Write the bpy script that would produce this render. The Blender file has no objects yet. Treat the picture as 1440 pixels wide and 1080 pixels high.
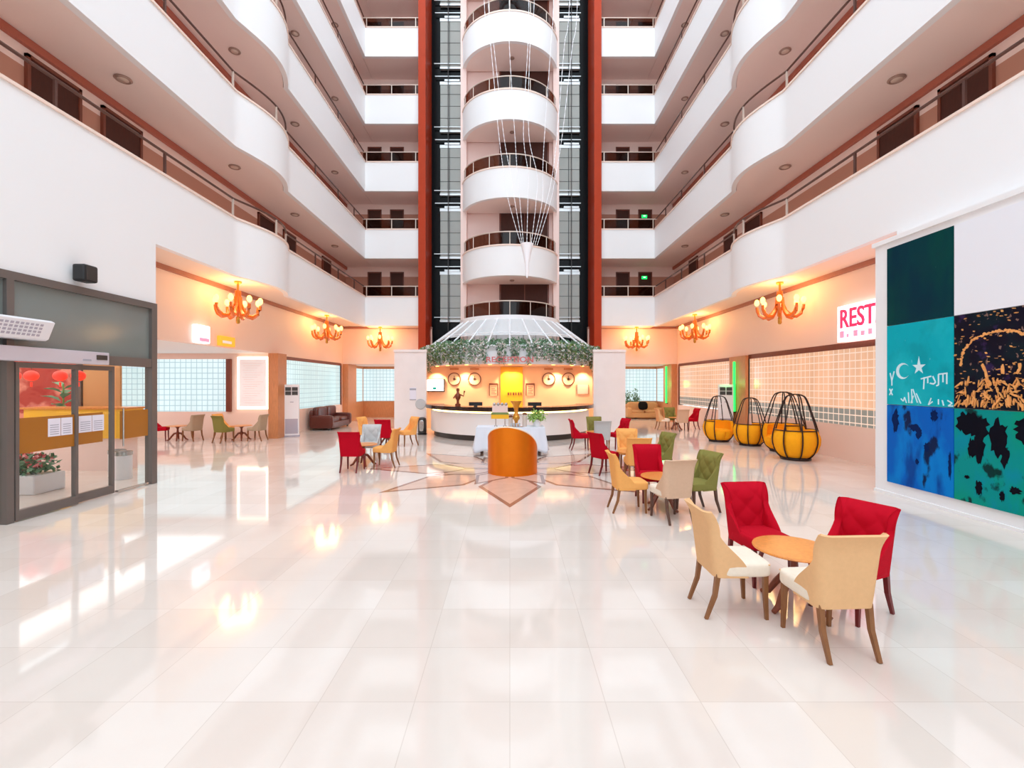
import bpy, math, random
from mathutils import Vector, Matrix
PI = math.pi
R = math.radians
rnd = random.Random(7)
SC = bpy.context.scene
COL = SC.collection

# ------------------------------------------------------------------ materials
def lin(c):
    out = []
    for v in c[:3]:
        v = v / 255.0
        out.append(v / 12.92 if v <= 0.04045 else ((v + 0.055) / 1.055) ** 2.4)
    return (out[0], out[1], out[2], 1.0)

def mat(name, c, rough=0.5, metal=0.0, spec=0.5, emit=None, es=0.0, alpha=1.0, trans=0.0, noise=0.0, nscale=8.0, sheen=0.0, bump=0.0, bscale=60.0, coat=0.0):
    m = bpy.data.materials.new(name)
    m.use_nodes = True
    nt = m.node_tree
    b = nt.nodes['Principled BSDF']
    b.inputs['Base Color'].default_value = lin(c)
    b.inputs['Roughness'].default_value = rough
    b.inputs['Metallic'].default_value = metal
    b.inputs['Specular IOR Level'].default_value = spec
    if sheen: b.inputs['Sheen Weight'].default_value = sheen
    if coat: b.inputs['Coat Weight'].default_value = coat
    if emit is not None:
        b.inputs['Emission Color'].default_value = lin(emit)
        b.inputs['Emission Strength'].default_value = es
    if alpha < 1: b.inputs['Alpha'].default_value = alpha
    if trans: b.inputs['Transmission Weight'].default_value = trans
    if noise or bump:
        tc = nt.nodes.new('ShaderNodeTexCoord')
        nz = nt.nodes.new('ShaderNodeTexNoise')
        nz.inputs['Scale'].default_value = nscale
        nz.inputs['Detail'].default_value = 4
        nt.links.new(tc.outputs['Object'], nz.inputs['Vector'])
        if noise:
            mx = nt.nodes.new('ShaderNodeMix'); mx.data_type = 'RGBA'
            a = lin(c); mx.inputs[6].default_value = tuple(x * (1 - noise) for x in a[:3]) + (1,)
            mx.inputs[7].default_value = tuple(min(1, x * (1 + noise)) for x in a[:3]) + (1,)
            nt.links.new(nz.outputs['Fac'], mx.inputs[0])
            nt.links.new(mx.outputs[2], b.inputs['Base Color'])
        if bump:
            n2 = nt.nodes.new('ShaderNodeTexNoise'); n2.inputs['Scale'].default_value = bscale
            nt.links.new(tc.outputs['Object'], n2.inputs['Vector'])
            bp = nt.nodes.new('ShaderNodeBump'); bp.inputs['Strength'].default_value = bump
            bp.inputs['Distance'].default_value = 0.004
            nt.links.new(n2.outputs['Fac'], bp.inputs['Height'])
            nt.links.new(bp.outputs['Normal'], b.inputs['Normal'])
    return m

class G:
    """tiny node-graph builder"""
    def __init__(s, m):
        s.nt = m.node_tree; s.b = s.nt.nodes['Principled BSDF']
    def node(s, t, **kw):
        n = s.nt.nodes.new(t)
        for k, v in kw.items(): setattr(n, k, v)
        return n
    def link(s, a, b): s.nt.links.new(a, b)
    def math(s, op, a, b=None, c=None):
        n = s.node('ShaderNodeMath', operation=op)
        for i, v in enumerate((a, b, c)):
            if v is None: continue
            if isinstance(v, (int, float)): n.inputs[i].default_value = v
            else: s.link(v, n.inputs[i])
        return n.outputs[0]
    def mix(s, f, a, b):
        n = s.node('ShaderNodeMix', data_type='RGBA')
        for i, v in ((0, f), (6, a), (7, b)):
            if isinstance(v, (int, float)): n.inputs[i].default_value = v
            elif isinstance(v, tuple): n.inputs[i].default_value = v
            else: s.link(v, n.inputs[i])
        return n.outputs[2]
    def pos(s):
        g = s.node('ShaderNodeNewGeometry'); x = s.node('ShaderNodeSeparateXYZ')
        s.link(g.outputs['Position'], x.inputs[0]); return g.outputs['Position'], x.outputs
    def noise(s, vec, scale, detail=3, sx=None):
        if sx:
            mp = s.node('ShaderNodeMapping'); mp.inputs['Scale'].default_value = sx
            s.link(vec, mp.inputs['Vector']); vec = mp.outputs[0]
        n = s.node('ShaderNodeTexNoise'); n.inputs['Scale'].default_value = scale; n.inputs['Detail'].default_value = detail
        s.link(vec, n.inputs['Vector']); return n.outputs['Fac']
    def step(s, v, lo, hi):
        n = s.node('ShaderNodeMapRange'); n.inputs[1].default_value = lo; n.inputs[2].default_value = hi
        s.link(v, n.inputs[0]); return n.outputs[0]

def floor_mat():
    m = mat('polished_marble_tile', (240, 232, 224), rough=0.06, spec=0.85)
    g = G(m); p, o = g.pos()
    u = g.math('DIVIDE', o[0], 0.6); v = g.math('DIVIDE', g.math('SUBTRACT', o[1], 2.908), 0.6)
    cv = g.node('ShaderNodeCombineXYZ'); g.link(g.math('FLOOR', u), cv.inputs[0]); g.link(g.math('FLOOR', v), cv.inputs[1])
    wn = g.node('ShaderNodeTexWhiteNoise', noise_dimensions='2D'); g.link(cv.outputs[0], wn.inputs['Vector'])
    c = g.mix(wn.outputs['Value'], lin((222, 208, 198)), lin((230, 219, 211)))
    nz = g.noise(p, 1.3, 6); c = g.mix(g.math('MULTIPLY', g.step(nz, .45, .8), .45), c, lin((218, 200, 190)))
    def ln(t):
        f = g.math('FRACT', t); d = g.math('MINIMUM', f, g.math('SUBTRACT', 1.0, f)); return d
    d = g.math('MINIMUM', ln(u), ln(v))
    j = g.math('LESS_THAN', d, 0.0045)
    c = g.mix(g.math('MULTIPLY', j, .45), c, lin((190, 172, 160)))
    g.link(c, g.b.inputs['Base Color'])
    return m

def banded_wall():
    m = mat('corridor_wall_paint', (205, 165, 155), rough=.6)
    g = G(m); p, o = g.pos()
    f = g.math('MULTIPLY', g.math('FRACT', g.math('DIVIDE', g.math('SUBTRACT', o[2], 5.9 - 3.35), 3.35)), 3.35)
    c = g.mix(g.math('LESS_THAN', f, 1.85), lin((244, 220, 210)), lin((192, 138, 116)))
    g.link(c, g.b.inputs['Base Color']); return m

def block_mat(name, bright, joint, strength, axis=0, low=None, zlow=1.3, var=.25, pitch=.2):
    """backlit glass-block wall: square lit blocks between pale joints"""
    m = mat(name, bright, rough=.15)
    g = G(m); p, o = g.pos()
    def ln(t):
        f = g.math('FRACT', t); return g.math('MINIMUM', f, g.math('SUBTRACT', 1.0, f))
    d = g.math('MINIMUM', ln(g.math('DIVIDE', o[axis], pitch)), ln(g.math('DIVIDE', g.math('SUBTRACT', o[2], 1.0), pitch)))
    nz = g.noise(p, .9, 3, sx=(3.5, 3.5, .5))
    c = g.mix(g.math('MULTIPLY', g.step(nz, .35, .7), var), lin(bright), lin(tuple(int(x * .8) for x in bright)))
    if low is not None:
        c = g.mix(g.math('LESS_THAN', o[2], zlow), c, lin(low))
    c = g.mix(g.math('LESS_THAN', d, .065), c, lin(joint))
    g.b.inputs['Base Color'].default_value = lin((70, 72, 74)); g.link(c, g.b.inputs['Emission Color'])
    g.b.inputs['Emission Strength'].default_value = strength
    return m

def wood_mat(name, c, rough=.35):
    m = mat(name, c, rough=rough)
    g = G(m)
    tc = g.node('ShaderNodeTexCoord')
    f = g.noise(tc.outputs['Object'], 4.0, 5, sx=(9, 9, 1.2))
    a = lin(c)
    col = g.mix(f, tuple(x * .7 for x in a[:3]) + (1,), tuple(min(1, x * 1.25) for x in a[:3]) + (1,))
    g.link(col, g.b.inputs['Base Color']); return m

def paint_mat(name, base, layers, rough=.45):
    """layers: (colour, scale, stretch, lo, hi, amount) brushed on by thresholded noise"""
    m = mat(name, base, rough=rough, spec=.08)
    g = G(m); p, o = g.pos(); c = lin(base)
    for i, (col, sc, st, lo, hi, amt) in enumerate(layers):
        ad = g.node('ShaderNodeVectorMath', operation='ADD'); g.link(p, ad.inputs[0]); ad.inputs[1].default_value = (i * 7.3, i * 3.1, i * 5.7)
        f = g.noise(ad.outputs[0], sc, 5, sx=st)
        c = g.mix(g.math('MULTIPLY', g.step(f, lo, hi), amt), c, lin(col))
    g.link(c, g.b.inputs['Base Color']); return m

M = {}
M['floor'] = floor_mat()
M['inlay'] = mat('rose_beige_marble_inlay', (216, 182, 164), rough=.07, noise=.12, nscale=5)
M['inlay_line'] = mat('brown_marble_inlay', (150, 114, 100), rough=.08)
M['white'] = mat('white_plaster', (240, 240, 241), rough=.55)
M['cream_edge'] = mat('cream_cap_moulding', (240, 216, 202), rough=.5)
M['soffit'] = mat('pink_beige_soffit', (246, 228, 221), rough=.6)
M['soffit_low'] = mat('cream_soffit', (246, 226, 210), rough=.6)
M['cwall'] = banded_wall()
M['peach'] = mat('peach_wall_paint', (246, 220, 206), rough=.55)
M['crown'] = mat('terracotta_crown_moulding', (176, 98, 78), rough=.5)
M['crown_low'] = mat('brown_crown_moulding', (170, 108, 90), rough=.5)
M['doorwood'] = wood_mat('dark_brown_door', (72, 30, 16), .7)
M['brownframe'] = wood_mat('reddish_brown_wood', (122, 62, 44), .35)
M['orangewood'] = wood_mat('orange_beech_wood', (206, 138, 92), .4)
M['terracotta'] = mat('terracotta_cladding', (178, 58, 22), rough=.4, spec=.2, noise=.08, nscale=3)
M['blackglass'] = mat('black_shaft_glass', (6, 8, 12), rough=.2, spec=.12)
M['liftpane'] = mat('grey_lift_glazing', (172, 178, 172), rough=.15, noise=.06, nscale=1.5)
M['liftbar'] = mat('silver_bar', (205, 208, 210), rough=.3, metal=.6)
M['darkbar'] = mat('dark_steel_line', (60, 62, 62), rough=.4)
M['railing'] = mat('dark_bronze_rail', (96, 66, 58), rough=.3, metal=.3)
M['railing_pale'] = mat('pale_steel_rail', (222, 205, 192), rough=.3, metal=.3)
M['pinkcol'] = mat('pale_pink_column', (240, 212, 204), rough=.5)
M['alu'] = mat('grey_brown_aluminium', (112, 104, 100), rough=.4, metal=.3)
M['alu_light'] = mat('silver_aluminium', (205, 200, 210), rough=.4, metal=.2)
M['greyglass'] = mat('smoky_grey_glass', (128, 134, 130), rough=.12, noise=.08, nscale=.8, alpha=.93)
def clear_glass(nm='clear_door_glass', tint=(.94, .96, .95, 1)):
    m = bpy.data.materials.new(nm); m.use_nodes = True; nt = m.node_tree
    nt.nodes.remove(nt.nodes['Principled BSDF'])
    out = nt.nodes['Material Output']
    t = nt.nodes.new('ShaderNodeBsdfTransparent'); t.inputs[0].default_value = tint
    gl = nt.nodes.new('ShaderNodeBsdfGlossy'); gl.inputs['Roughness'].default_value = .03
    fr = nt.nodes.new('ShaderNodeFresnel'); fr.inputs[0].default_value = 1.35
    mx = nt.nodes.new('ShaderNodeMixShader')
    gm = nt.nodes.new('ShaderNodeNewGeometry'); iv = nt.nodes.new('ShaderNodeMath'); iv.operation = 'SUBTRACT'; iv.inputs[0].default_value = 1
    nt.links.new(gm.outputs['Backfacing'], iv.inputs[1]); ml = nt.nodes.new('ShaderNodeMath'); ml.operation = 'MULTIPLY'
    nt.links.new(fr.outputs[0], ml.inputs[0]); nt.links.new(iv.outputs[0], ml.inputs[1])
    nt.links.new(ml.outputs[0], mx.inputs[0]); nt.links.new(t.outputs[0], mx.inputs[1]); nt.links.new(gl.outputs[0], mx.inputs[2])
    nt.links.new(mx.outputs[0], out.inputs[0]); return m
M['glass'] = clear_glass()
M['smoked'] = clear_glass('smoked_brown_glass', (.42, .27, .21, 1))
M['ochre'] = mat('ochre_film', (168, 104, 26), rough=.35)
M['ochre_bright'] = mat('yellow_film', (246, 186, 52), rough=.35)
M['paper'] = mat('white_paper', (232, 228, 240), rough=.6)
M['ink'] = mat('grey_print', (165, 165, 178), rough=.6)
M['steel'] = mat('brushed_steel', (190, 190, 188), rough=.25, metal=.9)
M['black'] = mat('black_plastic', (24, 24, 26), rough=.4)
M['marble'] = mat('pale_veined_marble', (240, 230, 228), rough=.2, noise=.06, nscale=2)
M['recwall'] = mat('peach_reception_panel', (248, 208, 172), rough=.4)
M['gold'] = mat('golden_yellow_panel', (246, 186, 44), rough=.35)
M['counter'] = mat('black_brown_granite', (44, 26, 22), rough=.15)
M['deskwhite'] = mat('white_lacquer', (242, 236, 234), rough=.3)
M['kick'] = mat('dark_grey_plinth', (58, 54, 52), rough=.3)
M['ledstrip'] = mat('warm_led', (255, 225, 150), emit=(255, 222, 140), es=5)
M['canopy'] = mat('white_painted_steel', (240, 242, 246), rough=.35)
M['canopyline'] = mat('grey_joint', (176, 176, 186), rough=.5)
M['leaf'] = mat('grey_green_leaf', (112, 150, 116), rough=.6, noise=.35, nscale=6)
M['leaf_olive'] = mat('olive_leaf', (120, 142, 78), rough=.6, noise=.3, nscale=6)
M['blossom'] = mat('white_blossom', (240, 236, 236), rough=.6)
M['redletter'] = mat('rose_red_letter', (212, 112, 112), rough=.4)
M['bronze'] = mat('orange_bronze', (240, 128, 18), rough=.34, metal=.75, noise=.05)
M['rimcream'] = mat('cream_rim', (246, 226, 196), rough=.4)
M['cloth'] = mat('white_blue_tablecloth', (226, 234, 246), rough=.7)
M['walnut'] = wood_mat('walnut_legs', (138, 88, 48), .4)
M['darkleg'] = wood_mat('dark_wood_legs', (92, 58, 44), .4)
M['mahogany'] = wood_mat('mahogany_red_legs', (112, 22, 22), .4)
M['tabletop'] = wood_mat('honey_wood_top', (228, 146, 72), .3)
M['tablebase'] = wood_mat('cherry_wood_base', (128, 58, 28), .35)
def fabric(n, c): return mat(n, c, rough=.85, spec=.15, noise=.06, nscale=30, bump=.25, bscale=300)
FAB = {
 'red': fabric('crimson_velvet', (186, 2, 32)), 'cream': fabric('cream_linen', (228, 182, 134)),
 'orange': fabric('apricot_linen', (240, 172, 98)), 'beige': fabric('rosy_beige_linen', (216, 180, 152)),
 'green': fabric('olive_green_velvet', (132, 126, 66)), 'grey': fabric('pale_grey_linen', (190, 190, 190)),
 'cream_seat': fabric('pale_cream_linen', (238, 224, 206)), 'taupe': fabric('taupe_linen', (178, 156, 132)),
}
M['pumpkin'] = fabric('mustard_orange_velvet', (246, 168, 26))
M['wire'] = mat('black_wire', (40, 26, 26), rough=.4, metal=.3)
M['leather'] = mat('dark_brown_leather', (92, 38, 28), rough=.35, bump=.2, bscale=40)
M['sofabeige'] = fabric('tan_fabric', (206, 158, 112))
M['blackcush'] = fabric('black_cushion_fabric', (22, 18, 20))
M['acwhite'] = mat('white_plastic', (236, 234, 238), rough=.35)
M['acgrille'] = mat('lilac_grey_grille', (176, 170, 184), rough=.5)
M['amber'] = mat('amber_glass', (226, 112, 34), rough=.2, coat=.4, emit=(226, 100, 20), es=.12)
M['brass'] = mat('polished_brass', (214, 160, 70), rough=.25, metal=.8)
M['bulb'] = mat('lit_bulb', (255, 214, 130), emit=(255, 200, 110), es=3)
M['greenlamp'] = mat('green_neon', (40, 220, 90), emit=(40, 225, 90), es=2.0)
M['exit'] = mat('green_exit_light', (20, 200, 100), emit=(10, 210, 90), es=2.0)
M['signwhite'] = mat('lit_white_sign', (250, 246, 255), emit=(250, 244, 255), es=1.6)
M['signred'] = mat('lit_red_letter', (232, 40, 96), emit=(236, 40, 96), es=.7)
M['signpink'] = mat('lit_pink_letter', (244, 150, 180), emit=(244, 150, 180), es=.7)
M['signorange'] = mat('lit_orange_sign', (250, 160, 50), emit=(250, 150, 40), es=1.0)
M['boardwhite'] = mat('pale_grey_board', (238, 232, 232), rough=.5, emit=(228, 220, 220), es=.3)
M['halo'] = mat('lit_board_edge', (255, 246, 226), emit=(255, 240, 214), es=2.2)
M['frost'] = mat('white_frosting', (250, 250, 255), rough=.3)
M['lampoff'] = mat('brushed_lamp_body', (168, 140, 128), rough=.4, metal=.3)
M['block_cool'] = block_mat('daylit_glass_block', (222, 242, 245), (164, 194, 202), 1.08, axis=0)
M['block_cool_y'] = block_mat('daylit_glass_block_side', (212, 238, 238), (172, 202, 206), 1.0, axis=1)
M['block_warm'] = block_mat('warm_lit_glass_block', (246, 186, 146), (250, 216, 194), .98, axis=1, low=(132, 128, 118), zlow=1.35, var=.5)
M['redwall'] = paint_mat('red_printed_wall', (176, 70, 60), [((232, 150, 130), 1.5, (1, 1, 1), .5, .6, .8), ((160, 50, 46), 2.5, (1, 1, 3), .55, .62, .7)])
M['lantern'] = mat('red_lantern', (236, 50, 36), rough=.5, emit=(240, 60, 36), es=.7)
M['mural_teal'] = paint_mat('teal_paint', (0, 168, 184), [((40, 196, 206), 1.2, (1, 1, 1), .45, .65, .6), ((0, 146, 160), 3, (1, 1, 1), .5, .65, .6), ((150, 220, 226), 9, (1, 1, .6), .68, .74, .7)])
M['mural_deep'] = paint_mat('deep_teal_paint', (0, 54, 62), [((0, 66, 60), 1.5, (1, 1, .5), .45, .6, .7), ((0, 40, 62), 1.2, (1, 1, .4), .5, .6, .6), ((150, 200, 196), 16, (1, 1, .8), .74, .78, .8)])
M['mural_blue'] = paint_mat('cobalt_paint', (0, 96, 190), [((0, 130, 210), 2.2, (1, 1, .45), .48, .62, .8), ((0, 58, 140), 2.6, (1, 1, .35), .52, .62, .85), ((12, 24, 60), 2.2, (1, 1.2, .6), .62, .66, .95)])
M['mural_green'] = paint_mat('sea_green_paint', (0, 142, 140), [((0, 150, 116), 1.1, (1, 1, 1), .45, .6, .8), ((0, 136, 170), 1.6, (1, 1, .6), .52, .62, .7), ((6, 40, 40), 2.6, (1, 1.1, .7), .62, .66, .95)])
M['mural_ink'] = paint_mat('ink_navy_paint', (18, 16, 34), [((12, 36, 44), 2, (1, 1, 1), .5, .62, .6), ((150, 116, 104), 13, (1, 1, .8), .62, .66, .75), ((60, 40, 90), 4, (1, 1, 1), .6, .66, .6)])
M['mural_orange'] = mat('orange_paint_strokes', (244, 164, 92), rough=.5, noise=.25, nscale=14)
M['mural_pale'] = mat('pale_paint_strokes', (206, 236, 244), rough=.5)
M['mural_black'] = mat('black_paint', (14, 14, 26), rough=.6, spec=.05, noise=.3, nscale=9)
M['mural_white'] = mat('white_canvas', (236, 238, 245), rough=.45)

# ------------------------------------------------------------------ mesh builder
class MB:
    def __init__(s): s.v = []; s.f = []; s.mi = []; s.cur = 0
    def add(s, vs, fs, xf=None):
        b = len(s.v)
        s.v.extend([tuple(xf @ Vector(p)) if xf is not None else tuple(p) for p in vs])
        s.f.extend([tuple(b + i for i in f) for f in fs]); s.mi.extend([s.cur] * len(fs)); return s
    def box(s, lo, hi, xf=None):
        x0, y0, z0 = lo; x1, y1, z1 = hi
        if x0 > x1: x0, x1 = x1, x0
        if y0 > y1: y0, y1 = y1, y0
        if z0 > z1: z0, z1 = z1, z0
        vs = [(x0, y0, z0), (x1, y0, z0), (x1, y1, z0), (x0, y1, z0), (x0, y0, z1), (x1, y0, z1), (x1, y1, z1), (x0, y1, z1)]
        return s.add(vs, [(3, 2, 1, 0), (4, 5, 6, 7), (0, 1, 5, 4), (1, 2, 6, 5), (2, 3, 7, 6), (3, 0, 4, 7)], xf)
    def prism(s, poly, z0, z1, xf=None):
        n = len(poly)
        vs = [(x, y, z0) for x, y in poly] + [(x, y, z1) for x, y in poly]
        fs = [tuple(reversed(range(n))), tuple(range(n, 2 * n))] + [(i, (i + 1) % n, n + (i + 1) % n, n + i) for i in range(n)]
        return s.add(vs, fs, xf)
    def strip(s, a, b, z0, z1, xf=None):
        """solid between two equal-length xy polylines"""
        n = len(a); vs = []
        for i in range(n): vs += [(*a[i], z0), (*b[i], z0), (*b[i], z1), (*a[i], z1)]
        fs = [(0, 1, 2, 3), (4 * n - 1, 4 * n - 2, 4 * n - 3, 4 * n - 4)]
        for i in range(n - 1):
            for k in range(4):
                p, q = 4 * i + k, 4 * i + (k + 1) % 4
                fs.append((p, p + 4, q + 4, q))
        return s.add(vs, fs, xf)
    def lathe(s, prof, n=24, xf=None, a0=0, a1=2 * PI):
        full = abs(a1 - a0 - 2 * PI) < 1e-6; m = n if full else n + 1; k = len(prof); vs = []
        for i in range(m):
            a = a0 + (a1 - a0) * i / n
            for r, z in prof: vs.append((r * math.cos(a), r * math.sin(a), z))
        fs = []
        for i in range(n):
            j = (i + 1) % m
            for t in range(k - 1): fs.append((i * k + t, j * k + t, j * k + t + 1, i * k + t + 1))
        return s.add(vs, fs, xf)
    def tube(s, path, rad, n=6, xf=None, flat=1.0, up=(0, 0, 1), closed=False):
        P = [Vector(p) for p in path]; m = len(P); vs = []
        for i in range(m):
            if closed: t = P[(i + 1) % m] - P[i - 1]
            else: t = P[min(i + 1, m - 1)] - P[max(i - 1, 0)]
            t.normalize(); u = Vector(up)
            if abs(t.dot(u)) > .95: u = Vector((1, 0, 0)) if abs(t.x) < .9 else Vector((0, 1, 0))
            a = t.cross(u).normalized(); b = a.cross(t).normalized()
            r = rad[i] if isinstance(rad, (list, tuple)) else rad
            for j in range(n):
                an = 2 * PI * (j + .5) / n
                vs.append(P[i] + a * (r * math.cos(an)) + b * (r * flat * math.sin(an)))
        fs = []
        for i in range(m if closed else m - 1):
            k = (i + 1) % m
            for j in range(n): fs.append((i * n + j, i * n + (j + 1) % n, k * n + (j + 1) % n, k * n + j))
        if not closed: fs += [tuple(reversed(range(n))), tuple(range((m - 1) * n, m * n))]
        return s.add(vs, fs, xf)
    def pillow(s, c, h, k=6, n=8, xf=None):
        """rounded cushion block: centre c, half sizes h"""
        vs = []; fs = []
        for ax in range(3):
            for sg in (-1, 1):
                b = len(vs)
                for i in range(n + 1):
                    for j in range(n + 1):
                        u = math.sin((-1 + 2 * i / n) * PI / 2); v = math.sin((-1 + 2 * j / n) * PI / 2)
                        p = [0, 0, 0]; p[ax] = sg; p[(ax + 1) % 3] = u * sg; p[(ax + 2) % 3] = v
                        d = sum(abs(q) ** k for q in p) ** (1 / k)
                        vs.append(tuple(c[t] + h[t] * p[t] / d for t in range(3)))
                for i in range(n):
                    for j in range(n): a = b + i * (n + 1) + j; fs.append((a, a + n + 1, a + n + 2, a + 1))
        return s.add(vs, fs, xf)
    def ball(s, c, r, n=10, m=7, sz=1.0, xf=None):
        prof = [(max(1e-4, r * math.sin(PI * i / m)), -r * sz * math.cos(PI * i / m)) for i in range(m + 1)]
        t = Matrix.Translation(c)
        return s.lathe(prof, n, xf @ t if xf is not None else t)
    def build(s, name, m, parent=None, smooth=True, bevel=0, loc=None, ang=40):
        me = bpy.data.meshes.new(name); me.from_pydata(s.v, [], s.f)
        ms = m if isinstance(m, (list, tuple)) else [m]
        for x in ms: me.materials.append(x)
        if len(ms) > 1:
            for p, i in zip(me.polygons, s.mi): p.material_index = i
        me.validate(); 
        import bmesh
        bm = bmesh.new(); bm.from_mesh(me)
        bmesh.ops.remove_doubles(bm, verts=bm.verts, dist=1e-5)
        bmesh.ops.recalc_face_normals(bm, faces=bm.faces); bm.to_mesh(me); bm.free()
        if smooth:
            me.shade_smooth(); me.set_sharp_from_angle(angle=R(ang))
        o = bpy.data.objects.new(name, me); COL.objects.link(o)
        if parent is not None: o.parent = parent
        if loc is not None: o.location = loc
        if bevel:
            bv = o.modifiers.new('edge', 'BEVEL'); bv.width = bevel; bv.segments = 2; bv.limit_method = 'ANGLE'
        return o

def tag(o, label=None, cat=None, group=None, kind=None):
    if label: o['label'] = label
    if cat: o['category'] = cat
    if group: o['group'] = group
    if kind: o['kind'] = kind
    return o
def empty(name, loc=(0, 0, 0), rz=0.0, label=None, cat=None, group=None, kind=None):
    o = bpy.data.objects.new(name, None); o.location = loc; o.rotation_euler = (0, 0, rz); o.empty_display_size = .1
    COL.objects.link(o); return tag(o, label, cat, group, kind)
def struct(mb, name, m, label=None, cat=None, **kw):
    o = mb.build(name, m, **kw); o['kind'] = 'structure'
    if label: o['label'] = label
    o['category'] = cat or name.split('_')[0]
    return o
def box_struct(name, lo, hi, m, label=None, cat=None, **kw):
    return struct(MB().box(lo, hi), name, m, label, cat, smooth=False, **kw)
def copy_tree(o, parent=None):
    c = o.copy(); COL.objects.link(c)
    if parent is not None: c.parent = parent
    for ch in [x for x in o.children]: copy_tree(ch, c)
    return c
def text_mesh(s, size, ext=.01, align='CENTER'):
    cu = bpy.data.curves.new('lettering', 'FONT'); cu.body = s; cu.size = size; cu.extrude = ext; cu.align_x = align; cu.resolution_u = 4
    cu.offset = size * .012
    ob = bpy.data.objects.new('lettering', cu); COL.objects.link(ob)
    dg = bpy.context.evaluated_depsgraph_get(); dg.update()
    me = bpy.data.meshes.new_from_object(ob.evaluated_get(dg), depsgraph=dg)
    vs = [tuple(v.co) for v in me.vertices]; fs = [tuple(p.vertices) for p in me.polygons]
    bpy.data.objects.remove(ob); bpy.data.curves.remove(cu); bpy.data.meshes.remove(me)
    return vs, fs

# ------------------------------------------------------------------ camera
cam = bpy.data.cameras.new('camera'); cam.sensor_width = 36; cam.sensor_fit = 'HORIZONTAL'
cam.lens = 650 / 1440 * 36; cam.shift_x = 3 / 1440; cam.clip_end = 200
co = bpy.data.objects.new('camera', cam); co.location = (0, 0, 2); co.rotation_euler = (R(90), 0, 0); COL.objects.link(co)
SC.camera = co

# ================================================================== THE SETTING
# ---- floor with its star inlay
fb = MB(); fb.box((-18, -8, -.2), (18, 30, 0))
SX, SY, SR = 0.0, 10.9, 3.42
def kite(a, r_in, r_mid, r_out, hw):
    ca, sa = math.cos(a), math.sin(a)
    P = lambda r, t: (SX + r * ca - t * sa, SY + r * sa + t * ca)
    return [P(r_in, 0), P(r_mid, -hw), P(r_out, 0), P(r_mid, hw)]
def inset(poly, d):
    cx = sum(p[0] for p in poly) / len(poly); cy = sum(p[1] for p in poly) / len(poly)
    return [(cx + (x - cx) * d, cy + (y - cy) * d) for x, y in poly]
fb.cur = 1
def flat(poly, z): fb.add([(x, y, z) for x, y in poly], [tuple(range(len(poly)))])
for i in range(8):
    a = PI / 8 * 0 + i * PI / 4 - PI / 2
    k = kite(a, .15, 1.9, SR, .62); fb.cur = 2; flat(k, .0016); fb.cur = 1; flat(inset(k, .86), .0024)
    k2 = kite(a + PI / 8, .1, 1.0, 1.85, .38); fb.cur = 2; flat(k2, .0032); fb.cur = 1; flat(inset(k2, .8), .004)
fl = struct(fb, 'floor', [M['floor'], M['inlay'], M['inlay_line']], 'polished cream marble floor with brown star inlay', smooth=False)

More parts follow.
